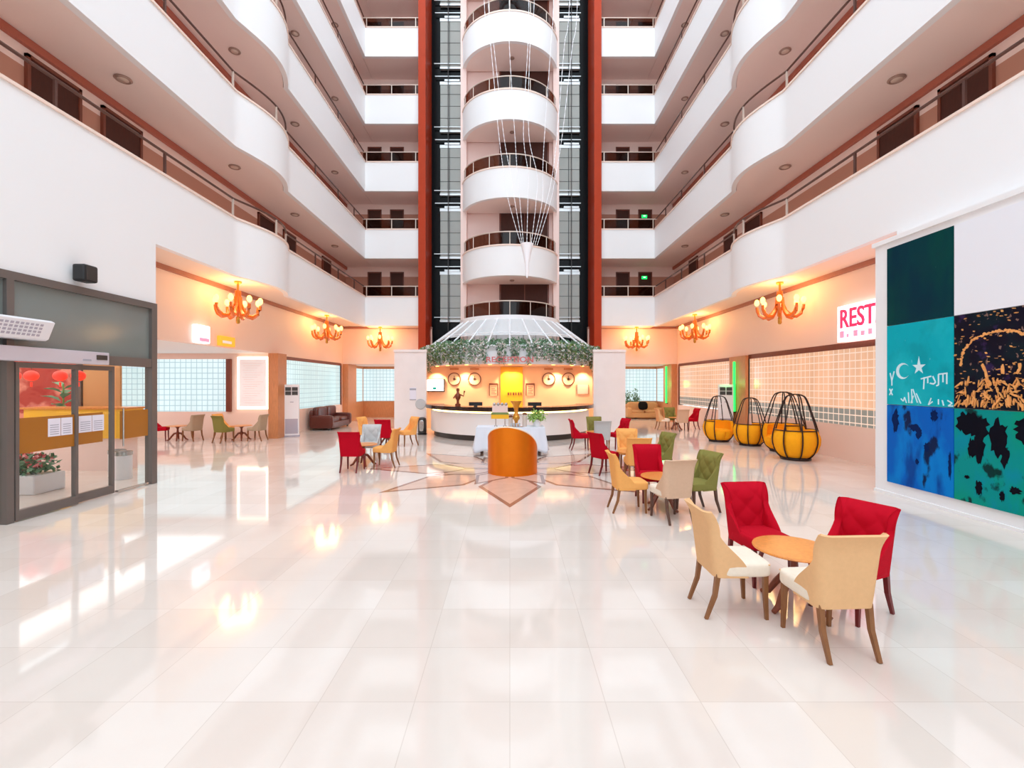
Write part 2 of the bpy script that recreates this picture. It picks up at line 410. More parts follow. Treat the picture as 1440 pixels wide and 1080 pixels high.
# ---- side galleries (per level)
NLEV = 6
def zs(k): return 4.9 + 3.35 * (k - 1)
def zt(k): return 6.38 + 3.35 * (k - 1)
def zf(k): return 5.9 + 3.35 * (k - 1)
def bulge(D):
    if D < 12.15 or D > 15.0: return 0.0
    t = (D - 12.15) / 2.85; t = t ** 1.15
    return .36 * math.sin(PI * t) ** .9
Ds = [-6, 0, 4, 8, 11, 12.0] + [12.15 + 2.85 * i / 18 for i in range(19)] + [15.2, 18, 21, 22.99]
def edge(sd, off, ys=None): return [(sd * (7.2 - bulge(d) + off), d) for d in (ys or Ds)]
ordinal = ['', 'first', 'second', 'third', 'fourth', 'fifth', 'sixth']
POSTS = [3.0, 5.1, 7.4, 9.75, 12.15, 13.7, 14.95, 17.3, 19.6, 21.6]
for sd, sn in ((-1, 'left'), (1, 'right')):
    for k in range(1, NLEV + 1):
        b = empty('gallery_balcony', (sd * 7.2, 8, zs(k)), 0,
                  f'{ordinal[k]} storey white balcony with outward bulge along the {sn} side of the atrium', 'balcony', 'atrium side balconies')
        off = Matrix.Translation((-sd * 7.2, -8, -zs(k)))
        bot = zs(k) - (.05 if k == 1 else 0)
        MB().strip(edge(sd, 0), edge(sd, .15), bot, zt(k) - .05, off).build('parapet', M['white'], b)
        MB().strip(edge(sd, -.03), edge(sd, .18), zt(k) - .05, zt(k), off).build('parapet_cap', M['cream_edge'], b)
        sb = MB()
        zsl = 5.02 if k == 1 else zs(k) + .03
        sb.strip(edge(sd, .165, Ds + [24.8]), [(sd * 8.8, d) for d in Ds + [24.8]], zsl, zf(k), off)
        sb.build('soffit', M['soffit_low'] if k == 1 else M['soffit'], b, smooth=False)
        rl = MB(); rl.tube([(x, y, zt(k) + .5) for x, y in edge(sd, .08)], .028, 8, off)
        rl.build('handrail', M['railing'], b)
        for d in POSTS:
            MB().box((sd * (7.2 - bulge(d) + .06), d - .022, zt(k) - .01), (sd * (7.2 - bulge(d) + .1), d + .022, zt(k) + .5), off).build(
                'rail_post', M['railing'] if d < 12 or d > 15 else M['railing_pale'], b, smooth=False)
        # surface ceiling lamps under this balcony
        if k >= 2 and k <= 5:
            for i, d in enumerate((9.5, 13.35, 17.1, 21.0)):
                l = empty('ceiling_lamp', (sd * 7.95, d, zs(k) + .03), 0,
                          f'{["nearest", "second nearest", "second farthest", "farthest"][i]} round ceiling lamp under the {ordinal[k]} storey {sn} balcony', 'lamp', 'round ceiling lamps under the balconies')
                MB().lathe([(0, 0), (.15, 0), (.16, -.02), (.13, -.045), (.11, -.03), (0, -.03)], 20).build('housing', M['lampoff'], l)
                MB().lathe([(0, -.03), (.1, -.031), (.06, -.05), (0, -.055)], 16).build('diffuser', M['railing_pale'], l)
    # corridor wall of all storeys and its mouldings, doors
    box_struct(f'wall_{sn}_corridor', (sd * 8.8, -6, 5.05), (sd * 9.0, 24.8, 26), M['cwall'], f'{sn} corridor wall behind the balconies', 'wall')
    for k in range(1, 6):
        t = MB().box((sd * 8.72, -6, zs(k + 1) - .13), (sd * 8.8, 24.8, zs(k + 1) + .02)); struct(t, f'trim_{k + (0 if sd < 0 else 10)}', M['crown'], f'terracotta crown moulding in the {ordinal[k]} storey {sn} corridor', 'trim', smooth=False)
n_door = [0]
def wall_door(sd, d0, d1, z, what):
    n_door[0] += 1
    d = empty(f'door_{n_door[0]}', (sd * 8.8, (d0 + d1) / 2, z), 0, what, 'door', None, 'structure')
    w = (d1 - d0) / 2
    MB().box((-.05, -w + .06, 0), (.02, w - .06, 2.04)).build('door_leaf', M['doorwood'], d, smooth=False)
    f = MB()
    f.box((-.07, -w, 0), (.02, -w + .06, 2.1)); f.box((-.07, w - .06, 0), (.02, w, 2.1)); f.box((-.07, -w, 2.04), (.02, w, 2.1))
    f.build('door_frame', M['brownframe'], d, smooth=False)
    MB().box((-.1 if sd > 0 else .02, w - .2, 1.0), (-.05 if sd > 0 else .06, w - .12, 1.03)).build('handle', M['brass'], d, smooth=False)
    if sd < 0:
        for c in d.children:
            if c.name.split('.')[0] != 'handle': c.scale.x = -1
            else: c.location.x = .03
for sd, sn in ((-1, 'left'), (1, 'right')):
    for k in range(1, 6):
        for j, (d0, d1) in enumerate([(5.2, 6.3), (8.37, 9.44), (9.93, 11.0), (16.1, 17.2), (17.9, 18.9), (21.6, 22.6)]):
            if k > 1 and j == 0: continue
            wall_door(sd, d0, d1, zf(k), f'dark brown door {["", "second ", "third ", "fourth ", "fifth ", "sixth "][j]}along the {ordinal[k]} storey {sn} corridor')

# ---- back galleries beside the lift tower
for sd, sn in ((-1, 'left'), (1, 'right')):
    for k in range(1, NLEV + 1):
        b = empty('gallery_balcony', (sd * 5.9, 23.0, zs(k)), 0, f'{ordinal[k]} storey short white balcony just {sn} of the lift tower', 'balcony', 'short balconies beside the lift tower')
        x0, x1 = (-1.4, 1.45) if sd > 0 else (-1.45, 1.4)
        MB().box((x0, 0, 0), (x1, .15, 1.43)).build('parapet', M['white'], b, smooth=False)
        MB().box((max(x0, -1.4) + (.16 if sd < 0 else 0), -.03, 1.43), (min(x1, 1.4) - (.16 if sd > 0 else 0), .18, 1.48)).build('parapet_cap', M['cream_edge'], b, smooth=False)
        MB().box((x0, .15, .03), (x1, 1.8, 1.0)).build('soffit', M['soffit_low'] if k == 1 else M['soffit'], b, smooth=False)
        MB().tube([(x0, .08, 1.98), (x1, .08, 1.98)], .025, 8).build('handrail', M['railing_pale'], b)
        MB().box((x0 + .02, .075, 1.48), (x1 - .12 if sd > 0 else x1 - .02, .085, 1.95)).build('glass_infill', M['smoked'], b, smooth=False)
        for px in (x0 + .2, 0, x1 - .2):
            MB().box((px - .02, .06, 1.48), (px + .02, .1, 1.98)).build('rail_post', M['railing_pale'], b, smooth=False)
    xa, xb = sorted((sd * 4.1, sd * 9.0))
    box_struct(f'wall_back_{sn}_upper', (xa, 24.8, 5.0), (xb, 25.0, 26), M['cwall'], f'rear corridor wall {sn} of the lift tower', 'wall')
    box_struct(f'wall_back_{sn}_band', (xa, 24.3, 3.13), (xb, 24.5, 5.0), M['peach'], f'warm lit rear wall band {sn} of reception', 'wall')
    for k in range(1, 6):
        for j, (u0, u1) in enumerate(((7.6, 6.9), (6.4, 5.7))):
            n_door[0] += 1
            d = empty(f'door_{n_door[0]}', (sd * (u0 + u1) / 2, 24.8, zf(k)), 0, f'dark brown rear door {["beside the corner", "beside the tower"][j]} on the {ordinal[k]} storey {sn} side', 'door', None, 'structure')
            MB().box((-.32, -.03, 0), (.32, .02, 2.04)).build('door_leaf', M['doorwood'], d, smooth=False)
            f = MB(); f.box((-.37, -.05, 0), (-.32, .02, 2.1)); f.box((.32, -.05, 0), (.37, .02, 2.1)); f.box((-.37, -.05, 2.04), (.37, .02, 2.1))
            f.build('door_frame', M['brownframe'], d, smooth=False)
    # crown under the first storey soffit
    box_struct(f'trim_{21 if sd < 0 else 22}', (xa, 24.24, 4.9), (xb, 24.3, 5.0), M['crown_low'], f'brown crown moulding on the rear wall {sn} of reception', 'trim')

# ---- ground floor side walls
# left: entrance wall, bulkhead and far walls
box_struct('wall_left_entrance', (-7.4, -8, 3.62), (-7.2, 9.4, 4.85), M['white'], 'white wall above the glazed entrance', 'wall')
box_struct('wall_left_near', (-7.4, -8, 0), (-7.2, 3.4, 3.62), M['white'], 'white wall before the glazed entrance', 'wall')
box_struct('wall_left_bulkhead', (-9.0, 9.4, 3.13), (-8.8, 24.3, 5.05), M['peach'], 'peach wall band above the left seating area', 'wall')
box_struct('wall_left_return', (-8.8, 9.3, 3.62), (-7.4, 9.4, 5.0), M['white'], 'return wall above the entrance end', 'wall')
box_struct('trim_31', (-8.8, 9.4, 4.9), (-8.72, 24.3, 5.02), M['crown_low'], 'brown crown moulding along the left peach wall', 'trim')
box_struct('ceiling_left_room', (-17, 3.0, 3.13), (-9.0, 17.3, 3.25), M['white'], 'white ceiling of the left side room', 'ceiling')
box_struct('ceiling_left_porch', (-9.0, 3.0, 3.6), (-7.4, 9.35, 3.7), M['white'], 'ceiling behind the glazed entrance', 'ceiling')
wl = MB(); wl.box((-17, 17.1, 0), (-14.75, 17.3, 3.13)); wl.box((-14.75, 17.1, 0), (-10.45, 17.3, .98)); wl.box((-14.75, 17.1, 2.92), (-10.45, 17.3, 3.13)); wl.box((-10.45, 17.1, 0), (-8.8, 17.3, 3.13))
struct(wl, 'wall_left_room_back', M['peach'], 'end wall of the left seating area', 'wall', smooth=False)
box_struct('wall_left_room_side', (-17.2, 3.0, 0), (-17, 17.3, 3.13), M['white'], 'far side wall of the left room', 'wall')
box_struct('wall_left_room_front', (-17.2, 2.8, 0), (-7.4, 3.0, 3.7), M['white'], 'near end wall of the left room', 'wall')
wl2 = MB(); wl2.box((-9.0, 17.3, 0), (-8.8, 17.95, 3.13)); wl2.box((-9.0, 17.95, 0), (-8.8, 24.0, .95)); wl2.box((-9.0, 24.0, 0), (-8.8, 24.5, 3.13)); wl2.box((-9.0, 17.95, 3.0), (-8.8, 24.0, 3.13))
struct(wl2, 'wall_left_far', M['peach'], 'peach wall under the left glass block window', 'wall', smooth=False)
# right: mural wall and restaurant wall
box_struct('wall_right_near', (7.2, -8, 0), (7.4, 8.6, 4.85), M['white'], 'white wall carrying the mural', 'wall')
box_struct('wall_right_return', (7.4, 8.5, 0), (8.8, 8.6, 5.0), M['white'], 'return wall at the end of the mural', 'wall')
wr = MB(); wr.box((8.8, 8.6, 3.05), (9.0, 24.3, 5.05)); wr.box((8.8, 8.6, 0), (9.0, 24.3, .92)); wr.box((8.8, 8.6, .92), (9.0, 10.4, 3.05)); wr.box((8.8, 17.0, .92), (9.0, 18.3, 3.05)); wr.box((8.8, 24.0, .92), (9.0, 24.3, 3.05))
struct(wr, 'wall_right_restaurant', M['peach'], 'peach restaurant wall around the glass block windows', 'wall', smooth=False)
box_struct('trim_32', (8.72, 8.6, 4.9), (8.8, 24.3, 5.02), M['crown_low'], 'brown crown moulding along the restaurant wall', 'trim')
box_struct('wall_front_light_block', (-9, -8.2, 0), (9, -8, 9), M['white'], 'unseen white wall added behind the viewer to hold back daylight', 'wall')  # unseen, added to cut the daylight falling on the near floor
# rear recesses
for sd, sn in ((-1, 'left'), (1, 'right')):
    xa, xb = sorted((sd * 4.4, sd * 9.0))
    box_struct(f'ceiling_recess_{sn}', (xa, 24.3, 3.05), (xb, 28.2, 3.13), M['peach'], f'ceiling of the {sn} rear recess', 'ceiling')
    w = MB()
    a, c = sorted((sd * 4.4, sd * 6.7)); w.box((a, 27.8, 0), (c, 28, 3.05))
    a, c = sorted((sd * 6.7, sd * 8.8)); w.box((a, 27.8, 0), (c, 28, .98)); w.box((a, 27.8, 2.9), (c, 28, 3.05))
    struct(w, f'wall_recess_{sn}', M['orangewood'], f'timber rear wall of the {sn} recess', 'wall', smooth=False)
    w = MB(); a, c = sorted((sd * 8.8, sd * 9.0)); w.box((a, 24.5, 0), (c, 28, .98)); w.box((a, 24.5, 2.9), (c, 28, 3.05)); w.box((a, 27.6, .98), (c, 28, 2.9))
    struct(w, f'wall_recess_side_{sn}', M['orangewood'], f'timber side wall of the {sn} recess', 'wall', smooth=False)
    a, c = sorted((sd * 8.5, sd * 8.8))
    box_struct(f'column_{1 if sd < 0 else 2}', (a, 24.3, 0), (c, 25.6, 3.05), M['orangewood'], f'timber pier at the {sn} rear corner', 'column')
# timber corner column with menu board on left
box_struct('column_3', (-8.86, 16.95, 0), (-8.5, 17.6, 3.13), M['orangewood'], 'timber corner column beside the lit board', 'column')
box_struct('column_4', (-10.45, 17.0, .98), (-10.28, 17.12, 2.92), M['brownframe'], 'dark mullion beside the daylit glass blocks', 'column')
box_struct('column_5', (8.66, 17.0, 0), (8.8, 18.25, 3.05), M['orangewood'], 'timber pier between the restaurant windows', 'column')

# ---- glass block windows
n_win = [0]
def block_window(lo, hi, m, frame, axis, label, fw=.09, sill=True):
    n_win[0] += 1
    w = empty(f'window_{n_win[0]}', ((lo[0] + hi[0]) / 2, (lo[1] + hi[1]) / 2, lo[2]), 0, label, 'window', None, 'structure')
    off = Matrix.Translation(-Vector(w.location))
    MB().box(lo, hi, off).build('glass_blocks', m, w, smooth=False)
    if frame is not None:
        f = MB()
        if axis == 1:
            xa, xb = lo[0] - .05, hi[0] + .05
            f.box((xa, lo[1] - fw, lo[2] - .03), (xb, lo[1], hi[2] + fw), off); f.box((xa, hi[1], lo[2] - .03), (xb, hi[1] + fw, hi[2] + fw), off)
            f.box((xa, lo[1], hi[2]), (xb, hi[1], hi[2] + fw * 1.3), off)
        else:
            ya, yb = lo[1] - .05, hi[1] + .05
            f.box((lo[0] - fw, ya, lo[2] - .03), (lo[0], yb, hi[2] + fw), off); f.box((hi[0], ya, lo[2] - .03), (hi[0] + fw, yb, hi[2] + fw), off)
            f.box((lo[0], ya, hi[2]), (hi[0], yb, hi[2] + fw), off)
        f.build('window_frame', frame, w, smooth=False)
    return w
block_window((-14.75, 17.12, .98), (-10.45, 17.2, 2.92), M['block_cool'], None, 0, 'daylit glass block window behind the left seating area')
block_window((-8.9, 17.95, .95), (-8.82, 24.0, 2.95), M['block_cool_y'], M['brownframe'], 1, 'brown framed glass block window behind the leather sofa', .1)
block_window((-8.8, 27.75, .98), (-6.75, 27.85, 2.9), M['block_cool'], None, 0, 'glass block window in the left rear recess')
block_window((-8.88, 25.6, .98), (-8.8, 27.6, 2.9), M['block_cool_y'], None, 1, 'side glass block pane of the left rear recess')
block_window((6.75, 27.75, .98), (8.8, 27.85, 2.9), M['block_cool'], None, 0, 'glass block window in the right rear recess')
block_window((8.8, 25.6, .98), (8.88, 27.6, 2.9), M['block_cool_y'], None, 1, 'side glass block pane of the right rear recess')
block_window((8.82, 18.3, .95), (8.9, 24.0, 2.92), M['block_warm'], M['brownframe'], 1, 'warm lit restaurant window farther from the mural', .1)
block_window((8.82, 10.4, .92), (8.9, 17.0, 2.92), M['block_warm'], M['brownframe'], 1, 'warm lit restaurant window behind the pumpkin seats', .12)
for sd in (-1, 1):
    a, c = sorted((sd * 6.6, sd * 6.75))
    box_struct(f'trim_{41 if sd < 0 else 42}', (a, 27.6, 0), (c, 27.8, 2.4), M['doorwood'], f'dark post at the {"left" if sd < 0 else "right"} recess window', 'trim')

# ---- lift tower
for sd, sn in ((-1, 'left'), (1, 'right')):
    a, c = sorted((sd * 2.3, sd * 4.45))
    box_struct(f'wall_shaft_{sn}', (a, 24.6, 3.2), (c, 24.8, 26), M['blackglass'], f'black lift shaft {sn} of the round balconies', 'wall')
    a, c = sorted((sd * 4.16, sd * 4.52))
    cb = MB(); cb.box((a, 22.8, 3.0), (c, 24.8, 26))
    for i in range(5): cb.box((a - .004, 22.796, 6.2 + i * 4), (c + .004, 24.8, 6.215 + i * 4))
    struct(cb, f'column_{6 if sd < 0 else 7}', M['terracotta'], f'tall terracotta column {sn} of the lift tower', 'column', smooth=False)
    for k in range(6):
        z0 = 5.28 + 3.35 * k
        n_win[0] += 1
        w = empty(f'window_{n_win[0]}', (sd * 3.15, 24.5, z0), 0, f'grey gridded lift pane {sn} of the tower, {["lowest", "second", "third", "fourth", "fifth", "topmost"][k]} counting up', 'window', 'lift shaft panes', 'structure')
        MB().box((-.53, -.03, 0), (.53, .1, 2.66)).build('pane', M['liftpane'], w, smooth=False)
        f = MB()
        f.box((-.55, -.06, 2.5), (.55, -.02, 2.66)); f.box((-.55, -.05, 0), (.55, -.02, .1)); f.box((-.3, -.1, 2.66), (.5, .1, 2.76)); f.box((-.8, -.1, 2.9), (.6, -.05, 2.94)); f.box((-.85, -.1, .22), (.55, -.06, .26))
        f.build('steel_bar', M['liftbar'], w, smooth=False)
        g_ = MB(); g_.box((-.06, -.05, 0), (-.03, -.02, 2.5))
        for j in range(1, 4): g_.box((-.53, -.045, .1 + j * .63), (.53, -.025, .115 + j * .63))
        g_.build('glazing_bar', M['darkbar'], w, smooth=False)
    cbm = MB().tube([(sd * 3.23, 24.2, 3.4), (sd * 3.23, 24.2, 26)], .02, 6)
    tag(cbm.build('lift_cable', M['darkbar']), f'thin vertical lift cable before the {sn} shaft panes', 'cable', 'lift cables')
core = MB(); core.box((-2.3, 21.9, 0), (2.3, 25, 26))
struct(core, 'wall_tower_core', M['pinkcol'], 'pink core wall behind the round balconies', 'wall', smooth=False)
for sd, sn in ((-1, 'left'), (1, 'right')):
    a, c = sorted((sd * 2.02, sd * 2.3))
    box_struct(f'column_{8 if sd < 0 else 9}', (a, 21.55, 3.3), (c, 21.95, 26), M['pinkcol'], f'slim pink column {sn} of the round balconies', 'column')
TC = (0, 22.1); TR = 2.27
def arc(r, n=28, a0=R(188), a1=R(352)): return [(r * math.cos(a0 + (a1 - a0) * i / n), r * math.sin(a0 + (a1 - a0) * i / n)) for i in range(n + 1)]
def rel(p, dy): return [(x, y) for x, y in p]
for k in range(6):
    z0 = 6.67 + 3.35 * k
    if k == 5 : pass
    b = empty('round_balcony', (TC[0], TC[1], z0), 0, f'half round white balcony on the lift tower, {["lowest", "second", "third", "fourth", "fifth", "sixth"][k]} above the canopy', 'balcony', 'half round tower balconies')
    MB().strip(arc(TR), arc(TR - .15), 0, 1.28).build('parapet', M['white'], b)
    MB().strip(arc(TR + .03), arc(TR - .18), 1.28, 1.34).build('parapet_cap', M['cream_edge'], b)
    MB().prism(arc(TR - .15), .03, .45).build('soffit', M['soffit'], b, smooth=False)
    MB().tube([(x, y, 1.9) for x, y in arc(TR - .08)], .025, 8).build('handrail', M['railing_pale'], b)
    MB().strip(arc(TR - .075), arc(TR - .085), 1.34, 1.87).build('glass_infill', M['smoked'], b)
    for a in (200, 222, 246, 270, 294, 318, 340):
        p = ((TR - .08) * math.cos(R(a)), (TR - .08) * math.sin(R(a)))
        MB().tube([(*p, 1.33), (*p, 1.9)], .018, 6).build('rail_post', M['railing_pale'], b)
    l = empty('ceiling_lamp', (.1, 20.9, z0 + .03), 0, f'round ceiling lamp under the tower balcony, {["lowest", "second", "third", "fourth", "fifth", "sixth"][k]} one up', 'lamp', 'round ceiling lamps under the balconies')
    MB().lathe([(0, 0), (.1, 0), (.11, -.03), (.07, -.06), (0, -.06)], 16).build('housing', M['lampoff'], l)
for k in range(6):
    z0 = 4.92 + 3.35 * k - (0 if k == 0 else 0)
    n_door[0] += 1
    d = empty(f'door_{n_door[0]}', (.7, 21.9, z0), 0, f'wide dark brown doorway behind the round balcony, {["lowest", "second", "third", "fourth", "fifth", "sixth"][k]} one up', 'door', None, 'structure')
    MB().box((-1.15, -.03, .0), (1.1, .02, 2.0 if k else 1.95)).build('door_leaf', M['doorwood'], d, smooth=False)
    f = MB(); f.box((-1.2, -.05, 0), (-1.13, .02, 2.05)); f.box((1.08, -.05, 0), (1.15, .02, 2.05)); f.box((-1.2, -.05, 1.97), (1.15, .02, 2.05)); f.box((-.02, -.05, 0), (.02, .02, 2.0))
    f.build('door_frame', M['brownframe'], d, smooth=False)

rb = empty('tower_railing', (TC[0], TC[1], 4.95), 0, 'curved smoked glass railing just above the reception canopy', 'railing')
MB().strip(arc(TR - .075), arc(TR - .085), 0, .6).build('glass_infill', M['smoked'], rb)
MB().tube([(x, y, .64) for x, y in arc(TR - .08)], .025, 8).build('handrail', M['railing_pale'], rb)
for a in (200, 222, 246, 270, 294, 318, 340):
    p = ((TR - .08) * math.cos(R(a)), (TR - .08) * math.sin(R(a)))
    MB().tube([(*p, 0), (*p, .64)], .018, 6).build('rail_post', M['railing_pale'], rb)
MB().prism(arc(TR - .12), -.06, -.01).build('floor_slab', M['soffit'], rb, smooth=False)
# ---- reception canopy (one thing on the tower foot)
CX, CY, CR = 0, 22.0, 3.98
cp = empty('reception_canopy', (CX, CY, 2.75), 0, 'white conical spoke canopy with hanging greenery above the reception desk', 'canopy')
def cz(z): return z - 2.75
A0, A1 = R(180), R(360)
ringpath = lambda r, z, n=48, a0=A0, a1=A1: [(r * math.cos(a0 + (a1 - a0) * i / n), r * math.sin(a0 + (a1 - a0) * i / n), cz(z)) for i in range(n + 1)]
MB().strip(arc(2.36), arc(2.2), cz(4.74), cz(4.95)).build('top_ring', M['canopy'], cp)
dr = MB().strip(arc(2.22, 28), arc(2.05, 28), cz(3.2), cz(4.76)); dr.build('drum', M['canopy'], cp)
for i in range(11):
    a = R(195 + 15 * i); x, y = 2.24 * math.cos(a), 2.24 * math.sin(a)
    MB().tube([(x, y, cz(3.3)), (x, y, cz(4.72))], .018, 5).build('drum_joint', M['canopyline'], cp)
for i in range(15):
    a = R(180 + i * 180 / 14)
    MB().tube([(2.3 * math.cos(a), 2.3 * math.sin(a), cz(4.82)), (CR * math.cos(a), CR * math.sin(a), cz(3.55)), ((CR + .02) * math.cos(a), (CR + .02) * math.sin(a), cz(3.42))], .035, 6).build('spoke', M['canopy'], cp)
pm = mat('frosted_canopy_panel', (244, 247, 250), .4, alpha=.42)
for i in range(14):
    a0, a1 = R(180 + i * 180 / 14 + .6), R(180 + (i + 1) * 180 / 14 - .6)
    q = []
    for r_, z_ in ((2.32, 4.8), (3.35, 3.99)):
        for a in (a0, (a0 + a1) / 2, a1): q.append((r_ * math.cos(a), r_ * math.sin(a), cz(z_)))
    lo = [(x, y, z - .012) for x, y, z in q]
    MB().add(q + lo, [(0, 1, 4, 3), (1, 2, 5, 4), (6, 9, 10, 7), (7, 10, 11, 8), (0, 6, 7, 1), (1, 7, 8, 2), (3, 4, 10, 9), (4, 5, 11, 10), (0, 3, 9, 6), (2, 8, 11, 5)]).build('canopy_panel', pm, cp, smooth=False)
MB().tube(ringpath(CR, 3.5), .04, 8).build('outer_ring', M['canopy'], cp)
MB().tube(ringpath(3.2, 4.1), .02, 6).build('middle_ring', M['canopy'], cp)
a_in = [(x, y) for x, y in arc(3.86, 48, A0, A1)]; a_o = [(x, y) for x, y in arc(3.94, 48, A0, A1)]
MB().strip(a_o, a_in, cz(2.78), cz(3.3)).build('fascia', M['canopy'], cp)
cl = MB(); n = 40
prof = arc(3.86, n, R(194), R(346))
cl.prism(prof, cz(2.8), cz(2.88)); cl.build('canopy_ceiling', M['peach'], cp, smooth=False)
for i, a in enumerate((205, 222, 240, 257, 270, 283, 300, 318, 335)):
    x, y = 3.55 * math.cos(R(a)), 3.55 * math.sin(R(a))
    MB().lathe([(0, 0), (.07, 0), (.08, -.02), (.05, -.03), (0, -.02)], 12, Matrix.Translation((x, y, cz(2.8)))).build('downlight', M['bulb'], cp)
def leafcloud(pts_fn, count, size, seed):
    r = random.Random(seed); mb = MB()
    for _ in range(count):
        p = Vector(pts_fn(r)); s = size * r.uniform(.6, 1.3)
        rot = Matrix.Rotation(r.uniform(0, 2 * PI), 4, 'Z') @ Matrix.Rotation(r.uniform(-1.2, 1.2), 4, 'X') @ Matrix.Rotation(r.uniform(-1.2, 1.2), 4, 'Y')
        mb.add([(0, 0, 0), (s * .3, s * .45, s * .08), (0, s, 0), (-s * .3, s * .45, s * .08)], [(0, 1, 2), (0, 2, 3)], Matrix.Translation(p) @ rot)
    return mb
strands = []
rs = random.Random(3)
for i in range(150):
    a = R(rs.uniform(180, 360)); r_ = rs.uniform(3.98, 4.2)
    ln = rs.uniform(.45, .82) + .25 * (abs(math.cos(a)) > .85)
    strands.append((a, r_, 3.55, ln))
def pick(cond):
    L = [s for s in strands if cond(s)]
    def fn(r):
        a, rr, z, ln = r.choice(L); t = r.random()
        return ((rr + r.gauss(0, .03)) * math.cos(a + r.gauss(0, .007)), (rr + r.gauss(0, .03)) * math.sin(a + r.gauss(0, .007)), cz(z + .05 - ln * t))
    return fn
def side(s): return abs(math.cos(s[0]))
o = leafcloud(pick(lambda s: True), 5200, .12, 5).build('hanging_greenery', M['leaf'], cp, smooth=False); o['kind'] = 'stuff'; o['label'] = 'grey green trailing leaves'
o = leafcloud(pick(lambda s: side(s) > .45), 3600, .12, 6).build('hanging_greenery', M['leaf_olive'], cp, smooth=False); o['kind'] = 'stuff'; o['label'] = 'olive green trailing leaves at the sides'
o = leafcloud(pick(lambda s: side(s) < .9), 6500, .1, 8).build('hanging_blossom', M['blossom'], cp, smooth=False); o['kind'] = 'stuff'; o['label'] = 'white trailing blossom at the centre'
def topfn(r):
    a = R(r.uniform(182, 358)); rr = r.uniform(3.5, 4.05); return (rr * math.cos(a), rr * math.sin(a), cz(3.5 + (3.98 - rr) * .5 + r.uniform(-.05, .1)))
o = leafcloud(topfn, 3600, .12, 9).build('hanging_greenery', M['leaf'], cp, smooth=False); o['kind'] = 'stuff'; o['label'] = 'dark leafy garland along the ring'
# letters bent round the fascia
vs, fs = text_mesh('RECEPTION', .3, .015)
W = 1.82; mx = max(v[0] for v in vs); mn = min(v[0] for v in vs); sc = W / (mx - mn)
mb = MB(); rr = 4.3
mb.add([(rr * math.sin(x * sc / rr) if False else (rr + z) * math.sin(x * sc / rr), -(rr + z) * math.cos(x * sc / rr), cz(2.84) + y) for x, y, z in vs], fs)
o = mb.build('lettering', M['redletter'], cp, smooth=False); o['label'] = 'rose red letters reading RECEPTION'

# ---- reception hall
box_struct('wall_reception', (-4.2, 21.0, 0), (4.2, 21.2, 3.2), M['recwall'], 'warm lit peach reception wall', 'wall')
for sd, sn in ((-1, 'left'), (1, 'right')):
    a, c = sorted((sd * 3.4, sd * 4.7))
    wm = MB(); wm.box((a, 18.8, 0), (c, 19.0, 3.3)); wm.box((a - .02, 18.76, 3.3), (c + .02, 19.04, 3.4))
    for i in range(1, 3): wm.box((a + i * .433 - .003, 18.797, 0), (a + i * .433 + .003, 18.8, 3.3))
    struct(wm, f'wall_marble_{sn}', M['marble'], f'pale marble wing wall {sn} of reception', 'wall', smooth=False)
    a, c = sorted((sd * 4.2, sd * 4.4))
    box_struct(f'wall_reception_side_{sn}', (a, 19.0, 0), (c, 24.6, 3.3), M['recwall'], f'{sn} side wall of the reception niche', 'wall')
gp = MB().box((-.42, 20.9, 0), (.58, 20.98, 2.77)); g0 = gp.build('golden_panel', M['gold'], smooth=False); tag(g0, 'golden yellow backlit panel at the middle of the reception wall', 'panel')
vm = MB()
for i in range(6): vm.box((-.1 + i * .115, 20.87, 1.5), (-.03 + i * .115 - (.02 if i % 2 else 0), 20.9, 1.62))
o = vm.build('lettering', M['brownframe'], g0, smooth=False)
# desk
DC = Vector((0, 19.1, 0))
dk = empty('reception_desk', DC, 0, 'curved white reception desk with black stone counter and dark plinth', 'desk')
fa0, fa1 = R(184), R(356)
def darc(r, n=48): return arc(r, n, fa0, fa1)
MB().strip(darc(3.1), darc(2.95), 0, .2).build('plinth', M['kick'], dk)
MB().strip(darc(3.22), darc(2.95), .2, .98).build('front_panel', M['deskwhite'], dk)
MB().strip(darc(3.14), darc(3.06), .98, 1.03).build('light_strip', M['ledstrip'], dk)
MB().strip(darc(3.42), darc(2.7), 1.07, 1.2).build('counter_top', M['counter'], dk)
MB().strip(darc(3.1), darc(2.95), 1.03, 1.07).build('counter_support', M['kick'], dk)
# things on the reception wall
tv = empty('television', (-3.38, 20.93, 1.65), 0, 'wall television with white lit screen at the left end of reception', 'television')
MB().box((-.42, -.05, 0), (.42, .06, .58)).build('casing', M['black'], tv, smooth=False)
tvs = MB().box((-.39, -.056, .04), (.39, -.05, .55)).build('screen', M['signwhite'], tv, smooth=False)
MB().box((-.1, -.06, .1), (.06, -.056, .2)).build('picture', M['mural_teal'], tv, smooth=False)
for i, x in enumerate((-2.52, -1.6, 1.76, 2.65)):
    c = empty('wall_clock', (x, 20.98, 2.22), 0, f'round wall clock, {["leftmost on the reception wall", "between the leftmost clock and golden panel", "just right of the golden panel", "rightmost on the reception wall"][i]}', 'clock', 'world time clocks')
    rx = Matrix.Rotation(R(90), 4, 'X')
    MB().lathe([(.26, 0), (.3, 0), (.3, .05), (.26, .05), (.26, 0)], 32, rx).build('clock_rim', M['brownframe'], c)
    MB().lathe([(0, .012), (.265, .012)], 32, rx).build('dial', M['rimcream'], c)
    h = MB(); h.box((-.012, -.03, 0), (.012, -.022, .15)); h.box((-.012, -.03, -.012), (.1, -.022, .012)); h.box((-.05, -.028, -.05), (.05, -.022, .05))
    h.build('clock_hand', M['darkleg'], c, smooth=False)
    MB().box((-.2, -.02, .42), (.2, 0, .5)).build('name_plate', M['orangewood'], c, smooth=False)
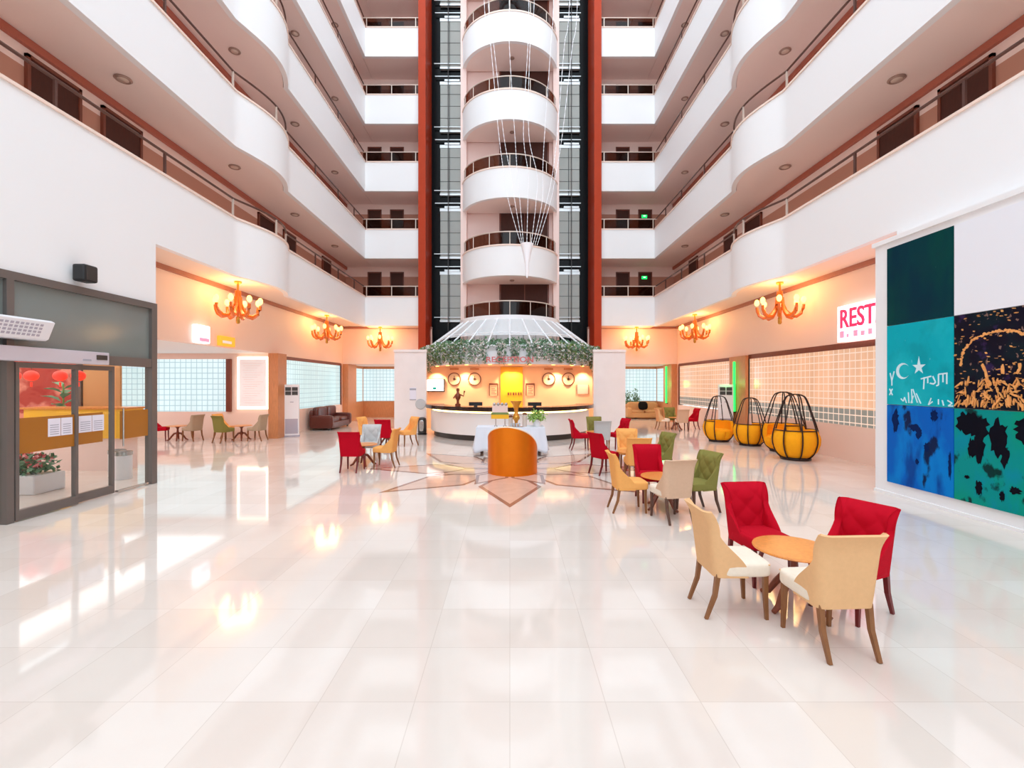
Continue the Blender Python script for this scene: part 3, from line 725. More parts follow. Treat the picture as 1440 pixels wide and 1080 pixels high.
for i, x in enumerate((-.74, .92)):
    c = empty('notice_frame', (x, 20.98, 1.47), 0, f'small framed rate board {["left", "right"][i]} of the golden panel', 'frame', 'framed boards behind reception')
    f = MB(); f.box((-.2, -.04, 0), (-.17, 0, .54)); f.box((.17, -.04, 0), (.2, 0, .54)); f.box((-.2, -.05, .5), (.2, 0, .56)); f.build('frame', M['brownframe'], c, smooth=False)
    MB().box((-.17, -.02, 0), (.17, 0, .5)).build('sheet', M['recwall'], c, smooth=False)
    p = MB()
    for j in range(5): p.box((-.1, -.026, .07 + j * .08), (.12 - .05 * (j % 2), -.02, .1 + j * .08))
    p.build('print', M['redletter'], c, smooth=False)
tw = empty('picture_frame', (3.3, 20.98, 1.55), 0, 'thin framed pale picture at the right end of reception', 'frame')
MB().box((-.25, -.03, 0), (.25, 0, .42)).build('sheet', M['pinkcol'], tw, smooth=False)
f = MB(); f.box((-.27, -.04, 0), (-.24, 0, .42)); f.box((.24, -.04, 0), (.27, 0, .42)); f.build('frame', M['lampoff'], tw, smooth=False)
# on the counter
def on_counter(ang, r=3.05): a = R(ang); return (DC.x + r * math.cos(a), DC.y + r * math.sin(a), 1.2)
for i, ang in enumerate((246, 287)):
    m_ = empty('monitor', on_counter(ang, 2.98), 0, f'low dark computer screen on the {["left", "right"][i]} part of the counter', 'monitor', 'counter monitors')
    MB().box((-.24, -.02, .03), (.24, .02, .16)).build('screen', M['black'], m_, smooth=False)
    MB().box((-.06, -.05, 0), (.06, .05, .03)).build('foot', M['black'], m_, smooth=False)
st = empty('statuette', on_counter(232, 3.05), 0, 'bronze figurine standing on the left part of the counter', 'figurine')
MB().lathe([(0, 0), (.1, 0), (.1, .08), (.05, .1), (.045, .2), (.1, .3), (.1, .4), (.05, .48), (.04, .52), (.065, .58), (.05, .64), (0, .66)], 14).build('figure', M['tablebase'], st)
a_ = MB(); a_.tube([(.08, 0, .42), (.2, 0, .36), (.24, 0, .55)], [.03, .025, .03], 6); a_.tube([(-.07, 0, .42), (-.16, 0, .28)], .028, 6); a_.build('arm', M['tablebase'], st)
# on left marble wall
tag(MB().lathe([(0, .04), (.2, .04), (.21, .02), (.21, 0), (0, 0)], 28, Matrix.Translation((-3.63, 18.79, 1.19)) @ Matrix.Rotation(R(90), 4, 'X')).build('round_plaque', M['liftbar']), 'round grey plaque on the left marble wing wall', 'plaque')
ns = empty('wall_notice', (-3.94, 18.79, 1.35), 0, 'white notice with dark header on the left marble wall', 'sign')
MB().box((-.13, -.012, 0), (.13, 0, .5)).build('sheet', M['paper'], ns, smooth=False)
MB().box((-.13, -.016, .4), (.13, -.012, .47)).build('header', M['ink'], ns, smooth=False); MB().box((-.13, -.016, 0), (.13, -.012, .03)).build('footer', M['ink'], ns, smooth=False)
bn = empty('ashtray_bin', (-3.48, 18.35, 0), 0, 'slim steel pedal bin beside the left end of the reception desk', 'bin')
MB().lathe([(0, .06), (.16, .06), (.17, .1), (.17, .56), (.15, .64), (.09, .68), (0, .69)], 24).build('body', M['kick'], bn)
MB().pillow((0, -.155, .36), (.09, .03, .22), 4, 6).build('front_plate', M['steel'], bn)
MB().lathe([(0, 0), (.18, 0), (.18, .04), (.1, .06), (0, .06)], 20).build('base', M['black'], bn)

# ================================================================== ENTRANCE (left glazing)
XE = -7.2
# fixed glazed screen: frame, transom glass
es = empty('entrance_screen', (XE, 6.5, 0), 0, 'grey framed glazed entrance screen with smoky upper panes on the left', 'glazed screen')
off = Matrix.Translation((-XE, -6.5, 0))
f = MB()
f.box((XE - .08, 3.4, 3.5), (XE + .06, 9.36, 3.62), off); f.box((XE - .08, 3.4, 2.335), (XE + .05, 9.36, 2.5), off)
f.build('frame', M['alu'], es, smooth=False)
for (a, c) in ((3.4, 3.5), (6.56, 6.66), (9.22, 9.36)):
    MB().box((XE - .08, a, 0), (XE + .06, c, 3.5), off).build('mullion', M['alu'], es, smooth=False)
for (a, c) in ((3.5, 6.56), (6.66, 9.22)):
    MB().box((XE - .04, a, 2.5), (XE, c, 3.5), off).build('transom_pane', M['greyglass'], es, smooth=False)
MB().box((XE - .03, 3.5, .05), (XE - .01, 6.56, 2.32), off).build('side_pane', M['glass'], es, smooth=False)
# sliding leaves
def leaf_door(y0, y1, x, label, band, bandm, framed=True, papers=(), handle=False):
    d = empty('sliding_door' if framed else 'glass_door', (x, (y0 + y1) / 2, 0), 0, label, 'door', 'entrance glass doors')
    w = (y1 - y0) / 2
    MB().box((-.008, -w, .05), (.008, w, 2.3)).build('pane', M['glass'], d, smooth=False)
    if framed:
        f = MB(); t = .05
        f.box((-.035, -w, .02), (.035, -w + t, 2.32)); f.box((-.035, w - t, .02), (.035, w, 2.32)); f.box((-.035, -w + t, .02), (.035, w - t, .16)); f.box((-.035, -w + t, 2.24), (.035, w - t, 2.32))
        f.build('door_frame', M['alu'], d, smooth=False)
    else:
        MB().box((-.03, -w, .015), (.03, w, .05)).build('bottom_rail', M['steel'], d, smooth=False)
    MB().box((.009, -w + band[0], .98), (.013, w - band[1], 1.5)).build('film_band', bandm, d, smooth=False)
    for (p0, p1) in papers:
        MB().box((.014, p0, 1.18), (.017, p1, 1.46)).build('notice', M['paper'], d, smooth=False)
        q = MB()
        for j in range(5): q.box((.0172, p0 + .03, 1.21 + j * .035), (.0182, p1 - .03, 1.222 + j * .035))
        q.build('notice_print', M['ink'], d, smooth=False)
    if handle:
        MB().tube([(.06, -w + .08, .85), (.06, -w + .08, 1.55)], .014, 8).build('handle', M['steel'], d)
    return d
leaf_door(6.67, 7.64, XE + .035, 'framed sliding door nearest the camera with ochre band and white notice', (.07, .05), M['ochre'], True, [(.0, .2), (.21, .4)])
leaf_door(7.66, 8.42, XE - .035, 'framed sliding door behind the near leaf with white notices', (.05, .22), M['ochre'], True, [(-.3, -.06), (-.05, .18)])
leaf_door(8.46, 9.2, XE, 'frameless glass door with vertical steel handle at the entrance end', (.06, .02), M['ochre'], False, [], True)
# operator header, motion sensor, air curtain, speaker
oh = empty('door_operator', (XE + .125, 6.6, 2.33), 0, 'long silver sliding door operator box above the entrance doors', 'door operator')
MB().box((-.06, -3.0, 0), (.1, 1.45, .21)).build('casing', M['alu_light'], oh, smooth=False, bevel=.01)
MB().box((.1, 1.2, .08), (.112, 1.4, .16)).build('sensor', M['kick'], oh, smooth=False); MB().box((.1, .95, .05), (.105, 1.1, .08)).build('badge', M['ink'], oh, smooth=False)
ac = empty('air_curtain', (-6.72, 5.5, 2.64), 0, 'white slotted air curtain hung over the entrance', 'air curtain')
pr = [(-.4, .0), (-.4, .27), (-.12, .3), (-.06, .27), (-.16, .02), (-.2, 0)]
xf = Matrix(((1, 0, 0, 0), (0, 0, 1, 0), (0, 1, 0, 0), (0, 0, 0, 1)))
MB().prism(pr, -2.0, 1.4, xf).build('casing', M['acwhite'], ac, smooth=False, bevel=.012)
sl = MB()
for j in range(48):
    y = -1.95 + j * .067
    for t in range(4):
        a = Matrix.Translation((-.11, 0, .145)) @ Matrix.Rotation(R(21.8), 4, 'Y')
        sl.box((-.004, y, -.1 + t * .052), (.004, y + .042, -.1 + t * .052 + .032), a)
sl.build('grille', M['acgrille'], ac, smooth=False)
MB().box((-.42, -1.5, .1), (-.4, -1.4, .26)).build('bracket', M['steel'], ac, smooth=False); MB().box((-.42, .8, .1), (-.4, .9, .26)).build('bracket', M['steel'], ac, smooth=False)
sp = empty('wall_speaker', (-7.2, 7.67, 3.69), 0, 'small black loudspeaker on the white wall above the entrance', 'loudspeaker')
MB().box((.05, -.13, 0), (.26, .13, .28)).build('cabinet', M['black'], sp, smooth=False, bevel=.03)
MB().box((0, -.03, .1), (.06, .03, .18)).build('bracket', M['kick'], sp, smooth=False)
MB().box((.26, -.1, .03), (.266, .1, .25)).build('grille', M['kick'], sp, smooth=False)

# behind the glass
rw = MB().box((-14.2, 12.3, 0), (-11.4, 12.45, 3.1)); tag(rw.build('printed_partition', M['redwall'], smooth=False), 'red printed partition seen through the entrance glass', 'partition')
tp = empty('poster_panel', (-10.2, 11.5, 0), 0, 'tan poster panel on a grey post behind the entrance glass', 'panel')
MB().box((-.42, 0, 1.2), (.5, .06, 2.6)).build('board', M['sofabeige'], tp, smooth=False); MB().box((-.56, -.04, 0), (-.44, .08, 2.7)).build('post', M['alu'], tp, smooth=False); MB().box((.4, 0, 0), (.48, .06, 1.2)).build('post', M['alu'], tp, smooth=False)
ye = empty('yellow_counter', (-9.75, 10.6, 0), 0, 'yellow fronted counter behind the entrance glass', 'counter')
MB().box((-1.4, 0, .75), (.95, .5, 1.42)).build('front', M['ochre_bright'], ye, smooth=False); MB().box((-1.45, -.04, 1.42), (1.0, .55, 1.46)).build('top', M['tabletop'], ye, smooth=False)
MB().box((-1.3, .05, 0), (.85, .45, .75)).build('plinth', M['pinkcol'], ye, smooth=False)
for i in range(5):
    x = -12.1 + i * .52
    l = empty('red_lantern', (x + .5, 10.2 + .12 * (i % 2), 2.02), 0, f'hanging red lantern behind the entrance glass, {["leftmost", "second from left", "middle", "second from right", "rightmost"][i]}', 'lantern', 'red lanterns at the entrance')
    MB().ball((0, 0, .16), .13, 14, 8, .9).build('lantern_shade', M['lantern'], l)
    MB().tube([(0, 0, .3), (0, 0, 1.11)], .006, 5).build('cord', M['black'], l); MB().tube([(0, 0, .02), (0, 0, -.08)], .02, 6).build('tassel', M['lantern'], l)
pp = empty('leafy_plant', (-11.35, 11.72, 0), 0, 'tall broad leaved plant in front of the red partition', 'plant')
MB().lathe([(0, 0), (.2, 0), (.26, .45), (.24, .45), (.22, .4), (0, .4)], 18).build('pot', M['acwhite'], pp)
st_ = MB(); st_.tube([(0, 0, .4), (.03, 0, 1.2), (0, .03, 2.0)], .02, 6); st_.build('stem', M['leaf_olive'], pp)
lf = MB(); rl_ = random.Random(4)
for i in range(12):
    a = i * 2.4; z = 1.1 + i * .075; L = rl_.uniform(.36, .5)
    X = Matrix.Translation((0, 0, z)) @ Matrix.Rotation(a, 4, 'Z') @ Matrix.Rotation(R(25), 4, 'X')
    lf.add([(0, .02, 0), (.1, L * .35, .04), (.09, L * .65, .03), (0, L, -.06), (-.09, L * .65, .03), (-.1, L * .35, .04), (0, L * .5, 0)], [(0, 1, 6), (1, 2, 6), (2, 3, 6), (3, 4, 6), (4, 5, 6), (5, 0, 6)], X)
lf.build('leaves', M['leaf'], pp)
for i, (x, y) in enumerate(((-8.15, 9.75), (-8.5, 10.0))):
    b = empty('litter_bin', (x, y, 0), 0, f'pale cylindrical bin behind the glass door, {["in front", "behind the other"][i]}', 'bin', 'bins at the entrance')
    MB().lathe([(0, 0), (.14, 0), (.15, .02), (.15, .55), (.13, .55), (.13, .5), (0, .5)], 20).build('body', M['acwhite'], b)
    MB().lathe([(.15, .5), (.16, .5), (.16, .58), (.14, .58)], 20).build('rim', M['steel'], b)
wb = empty('white_planter', (-9.0, 8.6, 0), 0, 'low white box planter with red flowers behind the near sliding door', 'planter')
MB().box((-.45, -.3, 0), (.45, .3, .34)).build('box', M['acwhite'], wb, smooth=False, bevel=.02)
o = leafcloud(lambda r: (r.uniform(-.4, .4), r.uniform(-.25, .25), .34 + r.uniform(0, .3)), 260, .14, 12).build('foliage', M['leaf'], wb, smooth=False); o['kind'] = 'stuff'
o = leafcloud(lambda r: (r.uniform(-.4, .4), r.uniform(-.25, .25), .45 + r.uniform(0, .25)), 160, .1, 13).build('flowers', M['redletter'], wb, smooth=False); o['kind'] = 'stuff'
hp = empty('info_stand', (-9.95, 8.75, 0), 0, 'pale blue information stand at the left behind the near sliding door', 'stand')
MB().box((-.3, -.03, 1.45), (.3, .03, 2.15)).build('panel', mat('pale_blue_panel', (190, 214, 222), .4), hp, smooth=False); MB().tube([(0, 0, .02), (0, 0, 1.45)], .025, 8).build('pole', M['acwhite'], hp); MB().lathe([(0, 0), (.22, 0), (.22, .02), (0, .03)], 20).build('base', M['acwhite'], hp)

# ================================================================== MURAL
mu = empty('wall_mural', (6.88, 6.0, 0), 0, 'huge mural of blue teal and black painted canvases on a white raised panel', 'mural')
off = Matrix.Translation((-6.88, -6, 0))
MB().box((6.88, -6, .0), (7.22, 8.7, 4.6), off).build('backing_panel', M['white'], mu, smooth=False)
MB().box((6.84, -6, 4.56), (7.22, 8.74, 4.64), off).build('top_ledge', M['white'], mu, smooth=False)
MB().box((6.85, -6, 0), (6.88, 8.7, .05), off).build('base_strip', M['white'], mu, smooth=False)
rows = [.23, 1.63, 3.05, 4.45]; cols = [8.4, 7.13, 5.86, 4.59]
FX = 6.85
def canvas(ci, ri, m): return MB().box((FX, cols[ci + 1] + .004, rows[ri] + .004), (6.9, cols[ci] - .004, rows[ri + 1] - .004), off).build('painted_canvas', m, mu, smooth=False)
pc = {}
for ci, ri, m, lb in ((0, 2, 'mural_deep', 'dark teal canvas'), (0, 1, 'mural_teal', 'bright teal canvas with crescent and star'), (0, 0, 'mural_blue', 'cobalt blue canvas'), (1, 2, 'mural_white', 'plain white canvas'), (1, 1, 'mural_ink', 'black canvas with orange ring strokes'), (1, 0, 'mural_green', 'sea green canvas with black drips'), (2, 2, 'mural_teal', None), (2, 1, 'mural_ink', None), (2, 0, 'mural_green', None)):
    pc[(ci, ri)] = canvas(ci, ri, M[m])
    if lb: pc[(ci, ri)]['label'] = lb
# helper: flat paint marks on the mural face.  (u: distance right from canvas left edge, w: height)
def marks(parent, name, polys, m, lift=.002):
    mb = MB()
    for pi_, P in enumerate(polys):
        n = len(P); xs0, xs1 = FX - lift - .00008 * pi_, FX + .001
        a = [(xs0, y, z) for y, z in P]; b = [(xs1, y, z) for y, z in P]
        mb.add(a + b, [tuple(range(n)), tuple(range(2 * n - 1, n - 1, -1))] + [(i, (i + 1) % n, n + (i + 1) % n, n + i) for i in range(n)], off)
    o = mb.build(name, m, parent, smooth=False); return o
def stroke(pts, w, taper=0.0):
    """quad chain around a polyline in (y,z), narrowing by taper at the ends"""
    out = []
    n = len(pts) - 1
    for i in range(n):
        (y0, z0), (y1, z1) = pts[i], pts[i + 1]; dy, dz = y1 - y0, z1 - z0; L = math.hypot(dy, dz) or 1
        ny, nz = -dz / L * w / 2, dy / L * w / 2
        if taper:
            my, mz = (y0 + y1) / 2, (z0 + z1) / 2; k = 1 - taper
            out.append([(y0 + ny * k, z0 + nz * k), (my + ny, mz + nz), (y1 + ny * k, z1 + nz * k), (y1 - ny * k, z1 - nz * k), (my - ny * .8, mz - nz * .8), (y0 - ny * k, z0 - nz * k)])
        else:
            out.append([(y0 + ny, z0 + nz), (y1 + ny, z1 + nz), (y1 - ny, z1 - nz), (y0 - ny, z0 - nz)])
    return out
def at(ci, ri, u, w):  # u 0..1 from left to right in view, w 0..1 upward
    return (cols[ci] + (cols[ci + 1] - cols[ci]) * u, rows[ri] + (rows[ri + 1] - rows[ri]) * w)
# crescent
c0 = at(0, 1, .27, .42)
cres = [(c0[0] + .135 * math.cos(R(a)), c0[1] + .135 * math.sin(R(a))) for a in range(40, -301 + 360 - 360, -20)]
outer = [(c0[0] - .14 * math.cos(R(a)), c0[1] + .14 * math.sin(R(a))) for a in range(40, 321, 14)]
inner = [(c0[0] - .035 - .115 * math.cos(R(a)), c0[1] + .115 * math.sin(R(a))) for a in range(315, 44, -15)]
polys = []
nq = min(len(outer), len(inner))
def lerp_list(L, n): 
    out = []
    for i in range(n):
        t = i * (len(L) - 1) / (n - 1); k = int(t); k2 = min(k + 1, len(L) - 1); f_ = t - k
        out.append((L[k][0] * (1 - f_) + L[k2][0] * f_, L[k][1] * (1 - f_) + L[k2][1] * f_))
    return out
O = lerp_list(outer, 16); I = lerp_list(list(reversed(inner)), 16)
for i in range(15): polys.append([O[i], O[i + 1], I[i + 1], I[i]])
s0 = at(0, 1, .52, .46)
star = []
for i in range(10):
    r_ = .13 if i % 2 == 0 else .05
    if i == 0: r_ = .18
    a = R(90 + 36 * i); star.append((s0[0] - r_ * math.cos(a), s0[1] + r_ * math.sin(a)))
for i in range(10): polys.append([s0, star[i], star[(i + 1) % 10]])
# script-like scribbles
def scr(ci, ri, L, w=.022):
    out = []
    for line in L: out += stroke([at(ci, ri, u, v) for u, v in line], w)
    return out
polys += scr(0, 1, [[(.55, .32), (.7, .35)], [(.6, .34), (.59, .2)], [(.65, .34), (.65, .27)], [(.72, .35), (.76, .28), (.73, .26), (.68, .27)], [(.8, .37), (.8, .25), (.77, .24)], [(.8, .37), (.92, .38)], [(.91, .38), (.91, .26)], [(.86, .37), (.86, .28)],
                   [(.06, .4), (.09, .3), (.13, .42)], [(.09, .3), (.09, .24)], [(.05, .2), (.1, .12)], [(.1, .2), (.05, .12)]])
polys += scr(0, 1, [[(.24, .08), (.28, .05), (.3, .1), (.33, .03)], [(.36, .16), (.37, .03)], [(.41, .2), (.42, .03)], [(.43, .2), (.5, .04)], [(.48, .15), (.55, .03)], [(.44, .12), (.4, .03)],
                   [(.7, .1), (.66, .02), (.72, .06)], [(.8, .09), (.8, .03)], [(.85, .08), (.87, .02)], [(.92, .08), (.98, .05), (.93, .02), (.99, .02)]], .018)
marks(pc[(0, 1)], 'painted_pattern', polys, M['mural_pale'])
# ring of orange strokes on the black canvas
rr_ = random.Random(11); op = []
cc = (.52, .5)
def ok(P): return all(cols[2] + .01 < y < cols[1] - .01 and rows[1] + .01 < z < rows[2] - .01 for y, z in P)
for a in range(-20, 186, 3):
    for rad, wd in ((.43, .03), (.55, .04)):
        if rad > .5 and (a % 9 or rr_.random() < .25): continue
        p = [(cc[0] + (rad + rr_.uniform(-.02, .02)) * math.cos(R(a + d)), cc[1] + (rad * .66 + rr_.uniform(-.015, .015)) * math.sin(R(a + d))) for d in (0, rr_.uniform(3, 6))]
        op += stroke([at(1, 1, u, v) for u, v in p], rr_.uniform(.015, .05) * (1.6 if rad > .5 else 1), .6)
for L in ([(.34, .46), (.38, .38), (.41, .3), (.43, .25)], [(.55, .44), (.56, .37)], [(.72, .45), (.73, .41), (.7, .36)], [(.92, .46), (.9, .38), (.87, .3), (.82, .24)], [(1.0, .45), (.93, .41)]):
    for _ in range(3):
        q = [at(1, 1, u + rr_.uniform(-.012, .012), v + rr_.uniform(-.015, .015)) for u, v in L]; op += stroke(q, rr_.uniform(.025, .05), .45)
for _ in range(210):
    u, v = rr_.random(), rr_.random() ** 1.7 * .3; s_ = rr_.uniform(.015, .075); y, z = at(1, 1, u, v)
    an = rr_.gauss(PI / 2 + (.5 - u) * 1.2, .5); op += stroke([(y - s_ * math.cos(an), z - s_ * math.sin(an)), (y + s_ * math.cos(an), z + s_ * math.sin(an))], rr_.uniform(.008, .034), .7)
for _ in range(120):
    u, v = rr_.random(), rr_.random(); s_ = rr_.uniform(.004, .016); y, z = at(1, 1, u, v); an = rr_.uniform(0, PI)
    op += stroke([(y - s_ * math.cos(an), z - s_ * math.sin(an)), (y + s_ * math.cos(an), z + s_ * math.sin(an))], rr_.uniform(.005, .014), .5)
op = [P for P in op if ok(P)]
marks(pc[(1, 1)], 'painted_pattern', op, M['mural_orange'])
# black drips on the green canvas and blotches on the blue
def blob(ci, ri, u, v, ru, rv, seed):
    r = random.Random(seed); return [at(ci, ri, u + ru * math.cos(t) * r.uniform(.6, 1.12), v + rv * math.sin(t) * r.uniform(.6, 1.12)) for t in [2 * PI * i / 26 for i in range(26)]]
g = []
for i, (u, v, ru, rv) in enumerate([(.1, .87, .14, .13), (.27, .85, .16, .14), (.3, .64, .07, .2), (.22, .58, .05, .12), (.52, .72, .11, .2), (.58, .55, .05, .12), (.8, .85, .14, .14), (.92, .78, .1, .17), (.16, .27, .04, .02), (.3, .18, .05, .09), (.55, .15, .03, .06), (.68, .23, .07, .04), (.85, .36, .025, .07)]):
    g.append(blob(1, 0, min(max(u, ru * 1.1 + .01), .99 - ru * 1.15), min(v, .985 - rv * 1.15), ru, rv, i))
marks(pc[(1, 0)], 'painted_pattern', g, M['mural_black'])
g = []
for i, (u, v, ru, rv) in enumerate([(.15, .8, .06, .16), (.45, .74, .09, .05), (.52, .68, .05, .09), (.74, .9, .06, .07), (.63, .52, .045, .06), (.95, .36, .025, .16), (.49, .33, .03, .04)]):
    g.append(blob(0, 0, u if u + ru * 1.15 < .99 else .985 - ru * 1.15, v, ru, rv, 40 + i))
marks(pc[(0, 0)], 'painted_pattern', g, mat('midnight_blue_paint', (8, 34, 84), .6, spec=.05, noise=.3))

# ================================================================== SIGNS
# restaurant sign, partly behind the mural panel
rs_ = empty('lit_sign', (8.7, 10.3, 3.1), 0, 'lit white sign with red restaurant letters above the right window', 'sign')
MB().box((-.03, -1.64, 0), (.0, 1.93, .93)).build('backing', M['signwhite'], rs_, smooth=False)
for a in (-1.4, 1.6):
    MB().box((0, a - .03, .4), (.1, a + .03, .5)).build('bracket', M['steel'], rs_, smooth=False)
vs, fs = text_mesh('RESTAURANT', .68, .012, 'LEFT')
wd = max(v[0] for v in vs); sc = 3.42 / wd
mb = MB(); mb.add([(-.045 - z, 1.84 - x * sc, .36 + y) for x, y, z in vs], fs); mb.build('lettering', M['signred'], rs_, smooth=False)
q = MB(); r3 = random.Random(2)
for i in range(14):
    y0 = 1.82 - i * .24; q.box((-.05, y0, .1), (-.03, y0 - r3.uniform(.06, .14), .1 + r3.uniform(.08, .18)))
q.build('print_pattern', M['signpink'], rs_, smooth=False)
s1 = empty('lit_sign', (-8.72, 13.1, 3.16), 0, 'glowing white lit sign under the first left chandelier', 'sign')
MB().box((-.08, -.3, 0), (.06, .26, .5)).build('light_box', M['signwhite'], s1, smooth=False, bevel=.02); MB().box((.06, -.2, .04), (.07, .2, .14)).build('lettering', M['signpink'], s1, smooth=False)
s2 = empty('lit_sign', (-8.72, 14.2, 3.16), 0, 'small glowing orange sign beside the white lit sign', 'sign')
MB().box((-.08, -.32, 0), (.05, .4, .3)).build('light_box', M['signorange'], s2, smooth=False, bevel=.02); MB().box((.05, -.25, .08), (.058, .2, .16)).build('lettering', M['boardwhite'], s2, smooth=False)
lb = empty('lit_board', (-9.45, 17.1, 1.07), 0, 'tall white edge lit information board on the left timber wall', 'board')
MB().box((-.6, -.06, 0), (.55, 0, 1.93)).build('light_frame', M['halo'], lb, smooth=False)
MB().box((-.5, -.09, .1), (.47, -.06, 1.84)).build('face', M['boardwhite'], lb, smooth=False)
q = MB()
for i in range(18):
    z = 1.68 - i * .085; q.box((-.4 + .05 * (i % 3), -.094, z), (.38 - .11 * (i % 4), -.09, z + .02))
q.build('lettering', mat('soft_white_print', (244, 238, 236), .5), lb, smooth=False)
for i, (z, zz) in enumerate(((8.0, 'second'), (5.0 + 2.9, 'x'))): pass
for k, zz in ((1, 7.62), (2, 10.25)):
    e = empty('exit_light', (7.2, 24.78, zz if k == 1 else 10.9), 0, f'green exit light by the right rear corner on the {ordinal[k]} storey', 'exit light', 'green exit lights')
    MB().box((-.14, -.06, 0), (.14, 0, .15)).build('housing', M['exit'], e, smooth=False)
    MB().box((-.06, -.066, .07), (.06, -.06, .11)).build('arrow', M['signwhite'], e, smooth=False)
for i, (x, y, z0, z1) in enumerate(((8.45, 24.9, .98, 2.95), (8.62, 17.7, .95, 2.85))):
    t = empty('neon_tube', (x, y, z0), 0, ['green neon tube at the right rear corner pier', 'green neon tube at the pier between the restaurant windows'][i], 'neon light', 'green neon tubes')  # tube stands just off the pier face, with no mounting modelled
    MB().tube([(-.03, 0, 0), (-.03, 0, z1 - z0)], .05 if i == 0 else .045, 10).build('tube', M['greenlamp'], t)
    MB().box((-.02, -.06, -.04), (.045, .06, .0)).build('end_cap', M['kick'], t, smooth=False)

# ================================================================== CHANDELIERS
def make_chandelier(label, loc):
    c = empty('chandelier', loc, 0, label, 'chandelier', 'amber chandeliers under the balconies')
    MB().lathe([(0, 0), (.1, 0), (.1, -.04), (.05, -.08), (0, -.08)], 16).build('ceiling_cup', M['brass'], c)
    MB().lathe([(0, -.06), (.03, -.06), (.03, -.25), (.085, -.27), (.09, -.62), (.05, -.9), (.03, -1.05), (0, -1.05)], 14).build('stem', M['amber'], c)
    MB().lathe([(0, -1.02), (.05, -1.04), (.055, -1.2), (.03, -1.24), (0, -1.24)], 12).build('finial', M['brass'], c)
    for i in range(8):
        a = 2 * PI * (i + .3) / 8; ca, sa = math.cos(a), math.sin(a)
        pts = [(.08, -.45), (.09, -.65), (.16, -.85), (.28, -1.0), (.42, -1.03), (.53, -.95), (.585, -.82), (.6, -.7)]
        MB().tube([(r * ca, r * sa, z) for r, z in pts], [.03, .035, .045, .055, .06, .055, .045, .04], 8).build('arm', M['amber'], c)
        b = MB().ball((.6 * ca, .6 * sa, -.56), .07, 10, 8, 1.45); b.build('bulb', M['bulb'], c)
    L = bpy.data.lights.new('chandelier_glow', 'POINT'); L.energy = 62; L.color = lin((255, 212, 144))[:3]; L.shadow_soft_size = .5
    lo = bpy.data.objects.new('chandelier_glow', L); lo.location = (0, 0, -.35); lo.parent = c; COL.objects.link(lo)
    return c
ch = make_chandelier('amber chandelier nearest on the left, above the side seating', (-8.0, 13.6, 4.97))
for loc, lb_ in (((-8.0, 20.2, 4.97), 'amber chandelier above the leather sofa on the left'), ((-6.65, 23.7, 4.97), 'amber chandelier at the left rear corner beside reception'),
                ((8.0, 13.7, 4.97), 'amber chandelier nearest on the right, left of the restaurant sign'), ((8.0, 20.0, 4.97), 'amber chandelier in the middle of the right hand row'), ((6.5, 23.7, 4.97), 'amber chandelier at the right rear corner beside reception')):
    c = copy_tree(ch); c.location = loc; c['label'] = lb_
for c in [o for o in COL.objects if o.name.startswith('chandelier') and o.type == 'EMPTY']:
    z = 5.012 if abs(c.location.x) > 7 else 4.922
    c.location.z = z

# ================================================================== CHAIRS AND TABLES
def sstep(a, b, x): t = min(1, max(0, (x - a) / (b - a))); return t * t * (3 - 2 * t)
def chair_back(tuft):
    nv = 30; mb = MB(); T = .06
    def section(v):
        z = .36 + .56 * v; w = .222 + .032 * v; L = .06 + .22 * (1 - sstep(.1, .72, v)); yb = -.235 - .06 * v - .05 * max(0, (v - .72) / .28) ** 2; r = .07
        pts = []; nrm = []
        for i in range(6): t = i / 6; pts.append((-w, yb + L + (r - L) * t if L > r else yb + r + (L - r) * (1 - t))); nrm.append((1, 0))
        for i in range(6): a = PI + PI / 2 * i / 6; pts.append((-w + r + r * math.cos(a), yb + r + r * math.sin(a))); nrm.append((-math.cos(a), -math.sin(a)))
        nb = 26
        for i in range(nb + 1): pts.append((-w + r + 2 * (w - r) * i / nb, yb)); nrm.append((0, 1))
        for i in range(1, 7): a = -PI / 2 + PI / 2 * i / 6; pts.append((w - r + r * math.cos(a), yb + r + r * math.sin(a))); nrm.append((-math.cos(a), -math.sin(a)))
        for i in range(1, 7): t = i / 6; pts.append((w, yb + r + (L - r) * t)); nrm.append((-1, 0))
        return z, pts, nrm
    O_, I_ = [], []
    for j in range(nv + 1):
        v = j / nv; z, pts, nrm = section(v); ed = .35 + .65 * min(1, (1 - v) * 9)
        o_, i_ = [], []
        n = len(pts)
        for k, ((x, y), (nx, ny)) in enumerate(zip(pts, nrm)):
            o_.append((x, y, z))
            endf = min(1, min(k, n - 1 - k) / 4 + .35)
            t = T * ed * endf
            if tuft and abs(ny) > .3 and v > .12:
                p, q = x / .115, z / .115
                t += .02 * (abs(math.sin(PI * (p + q) / 2) * math.sin(PI * (p - q) / 2)) ** .5 - .55) * min(1, (1 - v) * 6)
            i_.append((x + nx * t, y + ny * t, z + (.012 * (1 - ed))))
        O_.append(o_); I_.append(i_)
    n = len(O_[0]); vs = []
    for j in range(nv + 1): vs += O_[j]
    b = len(vs)
    for j in range(nv + 1): vs += I_[j]
    fs = []
    for j in range(nv):
        for k in range(n - 1):
            a = j * n + k; fs.append((a, a + 1, a + n + 1, a + n)); fs.append((b + a, b + a + n, b + a + n + 1, b + a + 1))
        fs.append((j * n, (j + 1) * n, b + (j + 1) * n, b + j * n)); fs.append((j * n + n - 1, b + j * n + n - 1, b + (j + 1) * n + n - 1, (j + 1) * n + n - 1))
    for k in range(n - 1):
        fs.append((k, b + k, b + k + 1, k + 1)); a = nv * n + k; fs.append((a, a + 1, b + a + 1, b + a))
    return mb.add(vs, fs)
